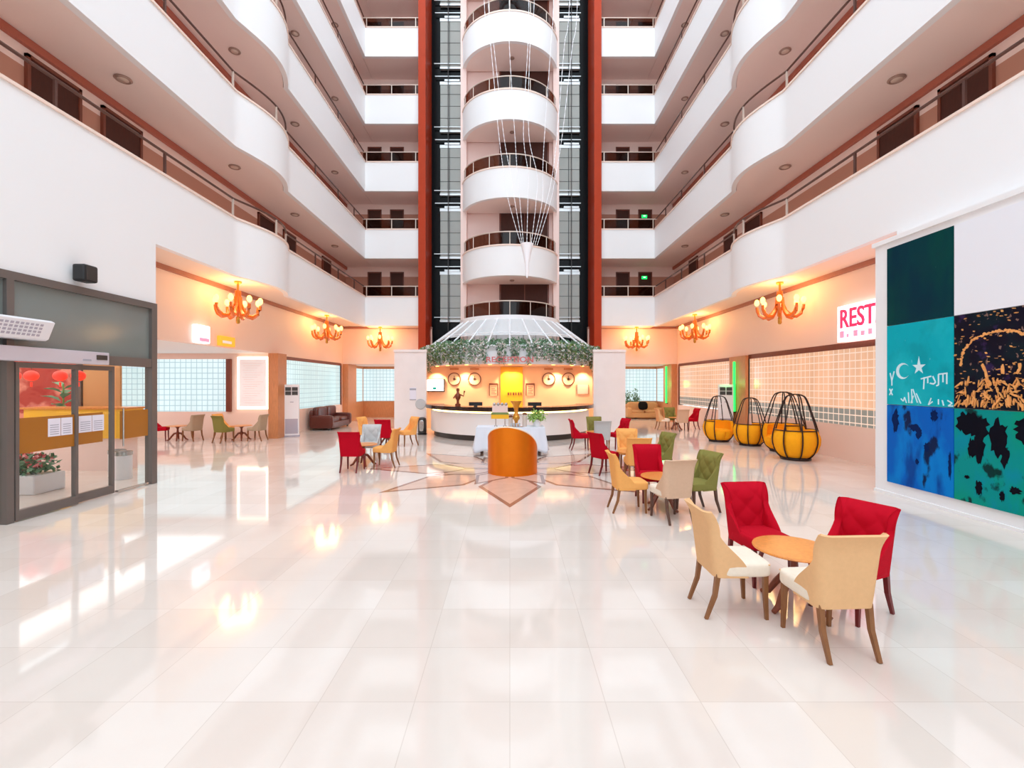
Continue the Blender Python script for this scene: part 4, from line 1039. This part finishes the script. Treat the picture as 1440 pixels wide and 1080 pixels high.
def make_chair(col, legm, tuft=True):
    c = empty('upholstered_chair')
    m = FAB[col]
    chair_back(tuft).build('backrest', m, c, ang=60)
    s = MB(); s.pillow((0, .02, .425), (.228, .235, .065), 7, 10)
    s.pillow((0, .035, .473), (.205, .2, .024), 4, 8)
    s.build('seat', FAB['cream_seat'] if col in ('cream', 'beige') else m, c, ang=60)
    pts = [(-.2, -.19, .468), (-.21, .23, .468), (0, .252, .47), (.21, .23, .468), (.2, -.19, .468)]
    MB().tube(pts, .006, 5).build('piping', m, c)
    def leg(x, y, x2, y2, mid, ym):
        mb = MB(); mb.tube([(x, y, .385), ((x + x2) / 2, ym, .2), (x2, y2, 0)], [.028, .024, .018], 4, up=(0, 1, 0)); return mb
    for sx in (-1, 1):
        leg(sx * .185, -.2, sx * .185, -.3, 0, -.225).build('leg', legm, c, smooth=False)
        leg(sx * .19, .2, sx * .195, .21, 0, .2).build('leg', legm, c, smooth=False)
    return c
protos = {}
def chair(x, y, f, col, label, group, legs=None, tuft=True):
    legm = M[legs or ('mahogany' if col == 'red' else 'walnut')]
    key = (col, legm.name, tuft)
    if key not in protos:
        protos[key] = c = make_chair(col, legm, tuft)
    else: c = copy_tree(protos[key])
    c.location = (x, y, 0); L = math.hypot(*f); c.rotation_euler = (0, 0, math.atan2(-f[0] / L, f[1] / L))
    return tag(c, label, 'chair', group)
table_proto = []
def table(x, y, label, r=.34, h=.5):
    if not table_proto:
        t = empty('round_coffee_table'); table_proto.append(t)
        MB().lathe([(0, .507), (.3, .507), (.335, .512), (.34, .52), (.335, .53), (.3, .533), (0, .533)], 40).build('tabletop', M['tabletop'], t)
        MB().lathe([(0, .2), (.045, .2), (.055, .26), (.035, .32), (.03, .4), (.05, .46), (.13, .507), (0, .507)], 18).build('column', M['tablebase'], t)
        for i in range(4):
            a = i * PI / 2 + .5; ca, sa = math.cos(a), math.sin(a)
            pts = [(.03, .26), (.1, .25), (.17, .16), (.24, .05), (.31, .02)]
            MB().tube([(q * ca, q * sa, z) for q, z in pts], [.03, .032, .03, .026, .02], 6).build('foot', M['tablebase'], t)
    else: t = copy_tree(table_proto[0])
    t.location = (x, y, 0); return tag(t, label, 'table', 'round coffee tables')
G1, G2, G3, G4, G5, G6, G7, G8, G9 = ['chairs at the nearest table', 'chairs at the second table on the right', 'chairs at the third table on the right', 'chairs beside the reception desk', 'chairs by the right rear corner', 'chairs at the nearest left table', 'chairs at the left table by the marble wall', 'chairs under the daylit glass blocks', 'chairs under the lit board']
table(2.56, 4.16, 'round honey wood table at the nearest group of chairs')
chair(1.97, 4.12, (1, .0), 'cream', 'cream chair seen from its side at the nearest table, seat pointing right', G1, tuft=True)
chair(2.57, 4.76, (.1, -1), 'red', 'crimson tufted chair facing the camera at the nearest table', G1)
chair(2.98, 4.07, (-.92, -.4), 'red', 'crimson tufted chair next to the mural side of the nearest table', G1)
chair(2.45, 3.6, (-.05, 1), 'cream', 'cream chair with its back to the camera, nearest of all chairs', G1)
table(2.45, 7.42, 'round honey wood table of the group second nearest on the right')
chair(1.89, 7.33, (1, .02), 'orange', 'apricot chair in side view at the second table, seat pointing right', G2)
chair(2.43, 7.95, (.0, -1), 'red', 'crimson chair facing the camera at the second table', G2, tuft=False)
chair(2.38, 6.85, (-.2, .97), 'beige', 'rosy beige chair with its back to the camera at the second table', G2, legs='darkleg')
chair(2.93, 7.27, (-.95, -.3), 'green', 'olive tufted chair on the right side of the second table', G2, legs='darkleg')
table(2.68, 10.15, 'round honey wood table of the third group on the right')
chair(2.12, 10.35, (.88, .47), 'red', 'crimson chair seen from behind at the left of the third table', G3)
chair(2.78, 10.85, (-.1, -1), 'orange', 'apricot tufted chair facing the camera at the third table', G3)
chair(2.6, 9.5, (.05, 1), 'orange', 'apricot chair with its plain back to the camera at the third table', G3)
chair(3.25, 10.15, (-.95, -.3), 'green', 'olive tufted chair at the right of the third table', G3, legs='darkleg')
table(2.75, 14.35, 'round wood table nearest the right end of the reception desk')
chair(2.14, 14.1, (1, .05), 'red', 'crimson chair in profile beside the reception desk', G4)
chair(2.76, 14.95, (0, -1), 'green', 'olive tufted chair facing the camera beside the reception desk', G4)
chair(2.72, 13.72, (0.05, 1), 'grey', 'grey chair with its back to the camera near the reception desk', G4)
chair(3.36, 14.35, (-.95, -.3), 'red', 'crimson chair on the right of the table near the reception desk', G4)
table(7.35, 20.4, 'round wood table by the right rear corner')
chair(6.72, 20.3, (1, .0), 'cream', 'cream chair facing right by the right rear corner', G5)
chair(7.35, 21.05, (0, -1), 'green', 'olive chair facing the camera by the right rear corner', G5)
chair(7.32, 19.72, (.05, 1), 'beige', 'beige chair with its back to the camera by the right rear corner', G5, legs='darkleg')
chair(7.98, 20.35, (-1, -.1), 'red', 'crimson chair against the wall by the right rear corner', G5)
table(-3.6, 11.35, 'round wood table of the nearest group on the left')
chair(-3.62, 10.66, (.03, 1), 'red', 'crimson chair with its back to the camera on the left of the star inlay', G6)
chair(-3.02, 11.2, (-1, .05), 'orange', 'apricot chair in profile facing left beside the star inlay', G6)
chair(-3.66, 12.0, (0, -1), 'grey', 'grey tufted chair facing the camera left of the star inlay', G6)
table(-3.95, 14.95, 'round wood table before the left marble wing wall')
chair(-3.85, 14.25, (.05, 1), 'red', 'crimson chair with its back to the camera before the left marble wall', G7)
chair(-3.33, 15.0, (-.75, -.65), 'orange', 'apricot tufted chair beside the left marble wall', G7)
chair(-4.58, 15.0, (1, -.3), 'orange', 'apricot chair farthest left before the left marble wall', G7)
table(-11.75, 16.35, 'round wood table under the daylit glass blocks')
chair(-12.3, 16.25, (.9, .4), 'red', 'crimson chair under the daylit glass blocks', G8)
chair(-11.2, 16.3, (-.95, .3), 'taupe', 'taupe chair under the daylit glass blocks', G8)
table(-9.55, 16.45, 'round wood table under the lit board')
chair(-10.25, 16.6, (1, -.1), 'orange', 'apricot chair left of the olive chair under the lit board', G9)
chair(-9.8, 15.85, (.35, 1), 'green', 'olive chair with its back to the camera under the lit board', G9)
chair(-8.95, 16.35, (-1, .1), 'taupe', 'taupe chair beside the timber column under the lit board', G9)

# ================================================================== PUMPKIN SEATS
PRO = [(.33, .05), (.46, .2), (.535, .42), (.545, .6), (.51, .8), (.44, 1.05), (.36, 1.3), (.29, 1.52), (.2, 1.7), (.05, 1.76)]
def prof_at(z):
    for (r0, z0), (r1, z1) in zip(PRO, PRO[1:]):
        if z0 <= z <= z1: return r0 + (r1 - r0) * (z - z0) / (z1 - z0)
    return PRO[0][0]
def smooth_path(P, n=4):
    out = []
    Q = [P[0]] + P + [P[-1]]
    for i in range(1, len(Q) - 2):
        for t in range(n):
            s_ = t / n; a, b, c, d = Q[i - 1], Q[i], Q[i + 1], Q[i + 2]
            out.append(tuple(.5 * (2 * b[k] + (c[k] - a[k]) * s_ + (2 * a[k] - 5 * b[k] + 4 * c[k] - d[k]) * s_ ** 2 + (3 * b[k] - a[k] - 3 * c[k] + d[k]) * s_ ** 3) for k in range(2)))
    out.append(P[-1]); return out
SP = smooth_path(PRO)
def make_pumpkin():
    t = empty('pumpkin_seat')
    NR = 8
    MB().lathe([(0, 0), (.36, 0), (.37, .03), (.36, .07), (0, .07)], 30).build('base', M['wire'], t)
    for i in range(NR):
        a = 2 * PI * i / NR; ca, sa = math.cos(a), math.sin(a)
        if i == 0: continue  # opening at +X side
        MB().tube([((r + .02) * ca, (r + .02) * sa, z) for r, z in SP], .017, 6).build('rib', M['wire'], t)
    ring = [(.52 * math.cos(a), .52 * math.sin(a), .8) for a in [2 * PI / NR + (2 * PI - 4 * PI / NR) * k / 40 for k in range(41)]]
    MB().tube(ring, .015, 6).build('ring', M['wire'], t)
    MB().tube([(.07 * math.cos(2 * PI * k / 16), .07 * math.sin(2 * PI * k / 16), 1.76) for k in range(16)], .014, 6, closed=True).build('ring', M['wire'], t)
    for i in range(NR):
        a0 = 2 * PI * i / NR; top = .42 if i in (0, NR - 1) else .78
        mb = MB(); vs = []; fs = []; nu, nv = 8, 10
        for j in range(nv + 1):
            z = .08 + (top - .08) * j / nv; r = prof_at(z)
            e = min(1, 4 * min(j, nv - j) / nv + .0)
            for k in range(nu + 1):
                u = k / nu; a = a0 + 2 * PI / NR * u
                bl = .055 * (math.sin(PI * u) ** .6) * (.25 + .75 * e) - .015
                vs.append(((r + bl) * math.cos(a), (r + bl) * math.sin(a), z + (.02 * math.sin(PI * u) if j == nv else 0)))
        b = len(vs)
        for j in range(nv + 1):
            z = .08 + (top - .08) * j / nv; r = max(.2, prof_at(z) - .11)
            for k in range(nu + 1):
                a = a0 + 2 * PI / NR * k / nu; vs.append((r * math.cos(a), r * math.sin(a), z))
        n = nu + 1
        for j in range(nv):
            for k in range(nu):
                q = j * n + k; fs.append((q, q + 1, q + n + 1, q + n)); fs.append((b + q, b + q + n, b + q + n + 1, b + q + 1))
            fs.append((j * n, j * n + n, b + j * n + n, b + j * n)); q = j * n + nu; fs.append((q, b + q, b + q + n, q + n))
        for k in range(nu):
            q = nv * n + k; fs.append((q, q + 1, b + q + 1, b + q)); fs.append((k, b + k, b + k + 1, k + 1))
        mb.add(vs, fs); mb.build('cushion_panel', M['pumpkin'], t, ang=70)
    MB().lathe([(0, .38), (.4, .38), (.44, .41), (.42, .46), (.3, .485), (0, .49)], 30).build('seat_cushion', M['pumpkin'], t)
    return t
pk = make_pumpkin()
pk.location = (7.3, 16.15, 0); pk.scale = (.9, .9, .9); pk.rotation_euler = (0, 0, R(-85)); tag(pk, 'mustard pumpkin seat farthest from the mural, opening towards the camera', 'seat', 'pumpkin cage seats')
for loc, rz, s_, lb_ in (((7.85, 15.1, 0), R(100), .88, 'mustard pumpkin seat second from the far end, back turned'), ((8.14, 13.75, 0), R(200), 1.0, 'mustard pumpkin seat half hidden behind the nearest pumpkin seat'), ((7.6, 12.3, 0), R(75), .98, 'mustard pumpkin seat nearest the mural')):
    c = copy_tree(pk); c.location = loc; c.rotation_euler = (0, 0, rz); c.scale = (s_, s_, s_); c['label'] = lb_

# ================================================================== AIR CONDITIONERS, SOFAS
def make_ac():
    t = empty('floor_air_conditioner')
    MB().box((-.26, -.19, .04), (.26, .19, 1.98)).build('body', M['acwhite'], t, smooth=False, bevel=.02)
    MB().box((-.28, -.2, 0), (.28, .2, .05)).build('base', M['acgrille'], t, smooth=False)
    g = MB()
    for sx in (-1, 1):
        for r_ in range(2): g.box((sx * .115 - .1, -.2, 1.58 + r_ * .16), (sx * .115 + .1, -.188, 1.72 + r_ * .16))
    g.build('vent', M['kick'], t, smooth=False)
    g = MB(); g.box((-.22, -.197, .12), (.22, -.188, .68))
    g.build('intake_grille', M['acgrille'], t, smooth=False)
    MB().box((-.05, -.194, 1.3), (.07, -.188, 1.33)).build('badge', M['ink'], t, smooth=False)
    return t
a1 = make_ac(); a1.location = (-8.35, 17.7, 0); a1.rotation_euler = (0, 0, R(22)); tag(a1, 'white floor standing air conditioner beside the left timber column', 'air conditioner', 'floor air conditioners')
a2 = copy_tree(a1); a2.location = (8.35, 17.9, 0); a2.rotation_euler = (0, 0, R(-20)); a2['label'] = 'white floor standing air conditioner behind the far pumpkin seat'
def make_sofa(m, w, d, hb, hs):
    t = empty('sofa')
    MB().pillow((0, 0, .2), (w / 2, d / 2, .14), 10, 8).build('base', m, t)
    for s_ in (-1, 1):
        MB().pillow((s_ * (w / 2 - .14), -.02, .36), (.15, d / 2, .28), 6, 8).build('armrest', m, t)
        MB().pillow((s_ * (w / 4 - .08), -.08, .4), (w / 4 - .09, d / 2 - .14, .1), 5, 8).build('seat_cushion', m, t)
        MB().pillow((s_ * (w / 4 - .08), d / 2 - .2, hb - .3), (w / 4 - .08, .15, .3), 5, 8, ).build('back_cushion', m, t)
    MB().pillow((0, d / 2 - .08, hb / 2 - .02), (w / 2 - .05, .1, hb / 2 - .08), 8, 8).build('back_frame', m, t)
    for s_ in (-1, 1):
        for e in (-1, 1): MB().box((s_ * (w / 2 - .15) - .03, e * (d / 2 - .15) - .03, 0), (s_ * (w / 2 - .15) + .03, e * (d / 2 - .15) + .03, .08)).build('leg', M['black'], t, smooth=False)
    return t
s = make_sofa(M['leather'], 2.5, 1.0, 1.0, .45); s.location = (-8.15, 21.1, 0); s.rotation_euler = (0, 0, R(90)); tag(s, 'dark brown leather sofa under the left glass block window', 'sofa')
s = make_sofa(M['sofabeige'], 2.1, .9, .95, .45); s.location = (7.75, 26.85, 0); tag(s, 'tan fabric sofa in the right rear recess', 'sofa')
tag(MB().pillow((0, 0, 0), (.27, .09, .24), 3, 8, Matrix.Translation((7.62, 26.46, .76)) @ Matrix.Rotation(R(-14), 4, 'X')).build('cushion', M['blackcush']), 'black cushion leaning on the tan sofa', 'cushion')
for i, x in enumerate((7.0, 7.5)):
    p = empty('potted_plant', (x, 27.5, 0), 0, f'leafy plant in a tall slim planter behind the tan sofa, {["left one", "right one"][i]}', 'plant', 'plants behind the tan sofa')
    MB().lathe([(0, 0), (.09, 0), (.11, .85), (.0, .85)], 12).build('planter', M['kick'], p)
    o = leafcloud(lambda r: (max(-.24, min(.24, r.gauss(0, .1))), max(-.12, min(.12, r.gauss(0, .05))), .85 + min(.8, abs(r.gauss(0, .35)))), 160, .13, 30 + i).build('foliage', M['leaf'], p, smooth=False)

# ================================================================== BRONZE STAND AND BUFFET TABLE
bz = empty('bronze_lectern', (.06, 10.5, 0), 0, 'orange bronze half drum stand with arched rim at the centre of the star', 'stand')
Rb = .56; nseg = 64
def ztop(a):
    x, y = math.cos(a), math.sin(a)
    # highest at the front, falling away to both sides (lower on the right)
    base = 1.05 - .28 * (1 - max(0, -y)) ** 1.0 - .0
    base = .42 + .64 * max(0.0, math.cos(max(-PI / 2, min(PI / 2, (a - R(256)) * .84)))) ** .8
    return base
mb = MB(); vs = []; fs = []
angs = [2 * PI * i / nseg for i in range(nseg)]
for a in angs:
    aa = a if a > R(82) else a + 2 * PI
    z = ztop(aa)
    for r_, zz in ((Rb, .0), (Rb, z * .33), (Rb, z * .66), (Rb, z), (Rb - .02, z), (Rb - .02, .06)): vs.append((r_ * math.cos(a), r_ * math.sin(a), zz))
for i in range(nseg):
    j = (i + 1) % nseg
    for k in range(5): fs.append((i * 6 + k, j * 6 + k, j * 6 + k + 1, i * 6 + k + 1))
mb.add(vs, fs); mb.build('drum', M['bronze'], bz, ang=60)
rim = [((Rb - .01) * math.cos(a), (Rb - .01) * math.sin(a), ztop(a if a > R(82) else a + 2 * PI) + .006) for a in angs]
MB().tube(rim, .017, 6, closed=True).build('rim', M['rimcream'], bz)
MB().lathe([(0, .03), (Rb - .02, .03), (Rb - .02, .06), (0, .06)], 40).build('floor_plate', M['bronze'], bz)

bt = empty('buffet_table', (0.02, 13.2, 0), 0, 'rectangular table behind the bronze stand', 'table')
MB().box((-.92, -.35, .74), (.92, .35, .78)).build('tabletop', M['tabletop'], bt, smooth=False)
for sx in (-1, 1):
    for sy in (-1, 1): MB().box((sx * .82 - .025, sy * .28 - .025, 0), (sx * .82 + .025, sy * .28 + .025, .74)).build('leg', M['darkleg'], bt, smooth=False)
# cloth: top plus wavy drop with hanging corners
mb = MB(); vs = []; fs = []
per = []
hw, hd = .95, .38; N = 30
def perim(t):
    t = t % 1; Lx, Ly = 2 * hw, 2 * hd; tot = 2 * (Lx + Ly); d = t * tot
    if d < Lx: return (-hw + d, -hd)
    d -= Lx
    if d < Ly: return (hw, -hd + d)
    d -= Ly
    if d < Lx: return (hw - d, hd)
    return (-hw, hd - (d - Lx))
NP = 120; rows_ = 9
for j in range(rows_):
    for i in range(NP):
        x, y = perim(i / NP); cxr = min(1, math.hypot(max(0, abs(x) - hw + .25), max(0, abs(y) - hd + .25)) / .3)
        drop = .5 + .2 * cxr ** 2
        f_ = j / (rows_ - 1); rip = .035 * math.sin(i / NP * 2 * PI * 15 + 1.3 * math.sin(i * .3)) * f_
        ol = math.hypot(x, y); sx_, sy_ = (x / hw) ** 5, (y / hd) ** 5; l_ = math.hypot(sx_, sy_) or 1
        vs.append((x + (sx_ / l_) * (rip + .10 * f_), y + (sy_ / l_) * (rip + .08 * f_), .79 - drop * f_))
for j in range(rows_ - 1):
    for i in range(NP): k = (i + 1) % NP; fs.append((j * NP + i, j * NP + k, (j + 1) * NP + k, (j + 1) * NP + i))
fs.append(tuple(range(NP - 1, -1, -1)))
mb.add(vs, fs); o = mb.build('tablecloth', M['cloth'], ang=50); o.location = (.02, 13.2, 0); tag(o, 'white tablecloth draped over the buffet table with hanging corners', 'tablecloth')
sol = o.modifiers.new('t', 'SOLIDIFY'); sol.thickness = .004; sol.offset = 1
TZ = .795
def onT(x, y): return (x + .02, 13.2 + y, TZ)
sg = empty('sign_stand', onT(-.3, -.1), 0, 'small pink and gold sign board on steel feet, left on the buffet table', 'sign')
MB().box((-.25, -.02, .22), (.25, .02, .4)).build('gold_board', M['gold'], sg, smooth=False); MB().box((-.22, -.02, .4), (.22, .02, .62)).build('pink_board', M['pinkcol'], sg, smooth=False)
MB().box((-.25, -.025, .34), (.25, .024, .4)).build('olive_band', M['leaf_olive'], sg, smooth=False)
f = MB()
for j in range(4): f.ball((-.16 + j * .11, 0, .63), .05, 8, 6)
f.build('trim_scroll', M['steel'], sg)
for sx in (-.12, .14):
    q = MB(); q.tube([(sx, 0, .0), (sx, 0, .22)], .012, 6); q.lathe([(0, 0), (.05, 0), (.04, .03), (0, .05)], 12, Matrix.Translation((sx, 0, 0))); q.build('foot', M['steel'], sg)
gv = empty('gold_vase', onT(.16, -.05), 0, 'tall amber gold trumpet vase at the middle of the buffet table', 'vase')
MB().lathe([(0, 0), (.09, 0), (.1, .03), (.04, .08), (.05, .15), (.09, .22), (.09, .3), (.05, .38), (.06, .5), (.1, .62), (.17, .72), (.15, .72), (.07, .58), (0, .5)], 24).build('body', mat('amber_gold', (222, 150, 52), .25, .4), gv)
MB().lathe([(.09, .2), (.102, .23), (.102, .27), (.09, .3)], 24).build('band', M['brass'], gv)
for i, (x, y, h) in enumerate(((0, .05, .26), (.4, -.08, .34))):
    j = empty('glass_jar', onT(x, y), 0, ['low lidded glass jar left of the gold vase', 'tall lidded glass jar right of the gold vase'][i], 'jar', 'glass jars on the buffet')
    MB().lathe([(0, 0), (.06, 0), (.065, .02), (.065, h * .85), (.05, h), (.045, h), (.055, h * .84), (.055, .03), (0, .03)], 20).build('glass_body', mat('pale_jar_glass', (240, 226, 214), .1, alpha=.55), j)
    MB().lathe([(0, h), (.07, h), (.07, h + .03), (.03, h + .05), (0, h + .06)], 18).build('lid', M['brownframe'], j)
for i in range(4):
    gl = empty('tumbler', onT(.02 + .075 * i, -.26 + .02 * (i % 2)), 0, f'small glass tumbler before the vase, {["first", "second", "third", "fourth"][i]} from the left', 'glass', 'tumblers on the buffet')
    MB().lathe([(0, 0), (.025, 0), (.03, .09), (.027, .09), (.022, .01), (0, .01)], 14).build('bowl', mat('tumbler_glass', (214, 222, 230), .08, alpha=.6), gl)
tag(MB().lathe([(0, 0), (.22, 0), (.24, .012), (.24, .02), (0, .016)], 30, Matrix.Translation(onT(.12, -.25)) @ Matrix.Diagonal((1, .4, 1, 1))).build('serving_tray', M['steel']), 'oval steel tray under the tumblers on the buffet', 'tray')
for g_ in [o for o in COL.objects if o.name.startswith('tumbler') and o.type == 'EMPTY']: g_.location.z += .018
pl = empty('potted_plant', onT(.75, 0), 0, 'light green plant in a white pot at the right of the buffet table', 'plant')
MB().lathe([(0, 0), (.1, 0), (.14, .2), (.125, .2), (.1, .16), (0, .16)], 20).build('pot', M['acwhite'], pl)
o = leafcloud(lambda r: (r.gauss(0, .1), r.gauss(0, .1), .2 + abs(r.gauss(0, .09))), 320, .1, 21).build('foliage', mat('light_green_leaf', (150, 186, 92), .6, noise=.25), pl, smooth=False); o['kind'] = 'stuff'

# ================================================================== HANGING STRING SCULPTURE
hg = empty('hanging_string_light', (.6, 17, 5.9), 0, 'hanging bundle of bead strings gathered in a white cone before the tower', 'hanging lamp')
def pz(x, y, D=17.0): return ((x - 717) / 650 * D - .6, 0, 2 + (540 - y) / 650 * D - 5.9)
def W(x, z): return (x - .6, 0, z - 5.9)
# each string: (world x, z) from the cone upwards
STR = [[(.42, 7.1), (-.03, 8.65), (-.22, 9.75), (-.42, 11.3), (-.7, 14.4), (-.95, 16.2), (-1.2, 25)],
       [(.46, 7.1), (.2, 8.65), (.03, 9.75), (-.24, 11.3), (-.58, 14.4), (-.8, 16.2), (-1.0, 25)],
       [(.5, 7.1), (.37, 8.65), (.27, 9.75), (.17, 11.3), (-.02, 14.4), (-.02, 16.2), (0, 25)],
       [(.62, 7.1), (.66, 8.65), (.67, 9.75), (.5, 11.3), (.66, 14.4), (.7, 16.2), (.8, 25)],
       [(.78, 7.1), (.96, 8.65), (1.0, 9.75), (.7, 11.3), (.74, 14.4), (.9, 16.2), (1.1, 25)],
       [(.85, 7.1), (1.18, 8.65), (1.2, 9.75), (1.28, 11.3), (1.5, 14.4), (1.6, 16.2), (1.8, 25)],
       [(.92, 7.1), (1.34, 8.65), (1.57, 9.75), (1.75, 11.3), (2.0, 14.4), (2.2, 16.2), (2.4, 25)],
       [(1.0, 7.1), (1.48, 8.65), (1.7, 9.75), (1.95, 11.3), (2.3, 14.4), (2.5, 16.2), (2.7, 25)]]
for si, S_ in enumerate(STR):
    pts = []; rads = []
    P = smooth_path(S_, 22)
    for i, (x, z) in enumerate(P):
        dy = .12 * math.sin(si * 2.1) * min(1, (z - 6) / 5)
        pts.append((x - .6, dy, z - 5.9)); rads.append(.014 if i % 2 else .005)
    MB().tube(pts, rads, 5).build('bead_string', M['frost'], hg)
MB().lathe([(.02, .0), (.05, .1), (.07, .5), (.15, .9), (.24, 1.25), (.22, 1.25), (.14, .9), (.05, .5), (.02, .1)], 18, Matrix.Translation((.03, 0, 0))).build('cone', M['frost'], hg)
MB().tube([(.03, 0, .0), (.02, 0, .5)], .03, 8).build('drop', M['liftbar'], hg)
# roof beams the strings hang from, far above the frame
for i, y in enumerate((2, 7, 12, 17, 22)):
    box_struct(f'ceiling_beam_{i}', (-8.9, y - .12, 25), (8.9, y + .12, 25.4), M['white'], f'white roof beam number {i + 1} of the skylight', 'ceiling')

# ================================================================== LIGHT
w = bpy.data.worlds.new('sky'); SC.world = w; w.use_nodes = True
bg = w.node_tree.nodes['Background']; bg.inputs[0].default_value = (.86, 1.0, 1.09, 1); bg.inputs[1].default_value = 3.08
def area(name, loc, rot, sx, sy, e, col=(255, 255, 255), portal=False):
    L = bpy.data.lights.new(name, 'AREA'); L.shape = 'RECTANGLE'; L.size = sx; L.size_y = sy; L.energy = e; L.color = lin(col)[:3]
    o = bpy.data.objects.new(name, L); o.location = loc; o.rotation_euler = rot; COL.objects.link(o)
    if portal: L.cycles.is_portal = True
    return o
area('skylight_portal', (0, 9, 25.9), (0, 0, 0), 18, 31, 1, portal=True)
area('front_portal', (0, -7.9, 13), (R(90), 0, 0), 18, 26, 1, portal=True)
area('side_room_fill_light', (-12.5, 10.5, 3.1), (0, 0, 0), 6, 10, 300)  # added fill to brighten the left side room, not an actual fixture
area('recess_light_left', (-7.2, 26, 3.0), (0, 0, 0), 2, 2, 25, (255, 214, 170))
area('recess_light_right', (7.2, 26, 3.0), (0, 0, 0), 2, 2, 25, (255, 214, 170))
# reception downlights
for i, x in enumerate((-3.3, -2.0, -.1, .25, 2.1, 3.3)):
    L = bpy.data.lights.new('reception_downlight', 'SPOT'); L.energy = 135; L.color = lin((255, 222, 168))[:3]; L.spot_size = R(95); L.spot_blend = .6; L.shadow_soft_size = .06
    o = bpy.data.objects.new('reception_downlight', L); o.location = (x, 20.55, 2.72); o.rotation_euler = (R(18), 0, 0); COL.objects.link(o)
area('reception_glow', (0, 19.8, 2.74), (0, 0, 0), 5, 1.5, 38, (255, 206, 150))
for nm, loc, col in (('neon_glow', (8.2, 24.85, 2), (40, 225, 90)), ('neon_glow', (8.3, 17.7, 2), (60, 230, 90))):
    L = bpy.data.lights.new(nm, 'POINT'); L.energy = 8; L.color = lin(col)[:3]; L.shadow_soft_size = .2
    o = bpy.data.objects.new(nm, L); o.location = loc; COL.objects.link(o)
vsn = SC.view_settings
vsn.view_transform = 'Standard'; vsn.look = 'None'; vsn.exposure = 0.0; vsn.gamma = 1.0; vsn.use_curve_mapping = False
SC.cycles.max_bounces = 12; SC.cycles.diffuse_bounces = 9; SC.cycles.transparent_max_bounces = 12
SC.cycles.sample_clamp_indirect = 6.0
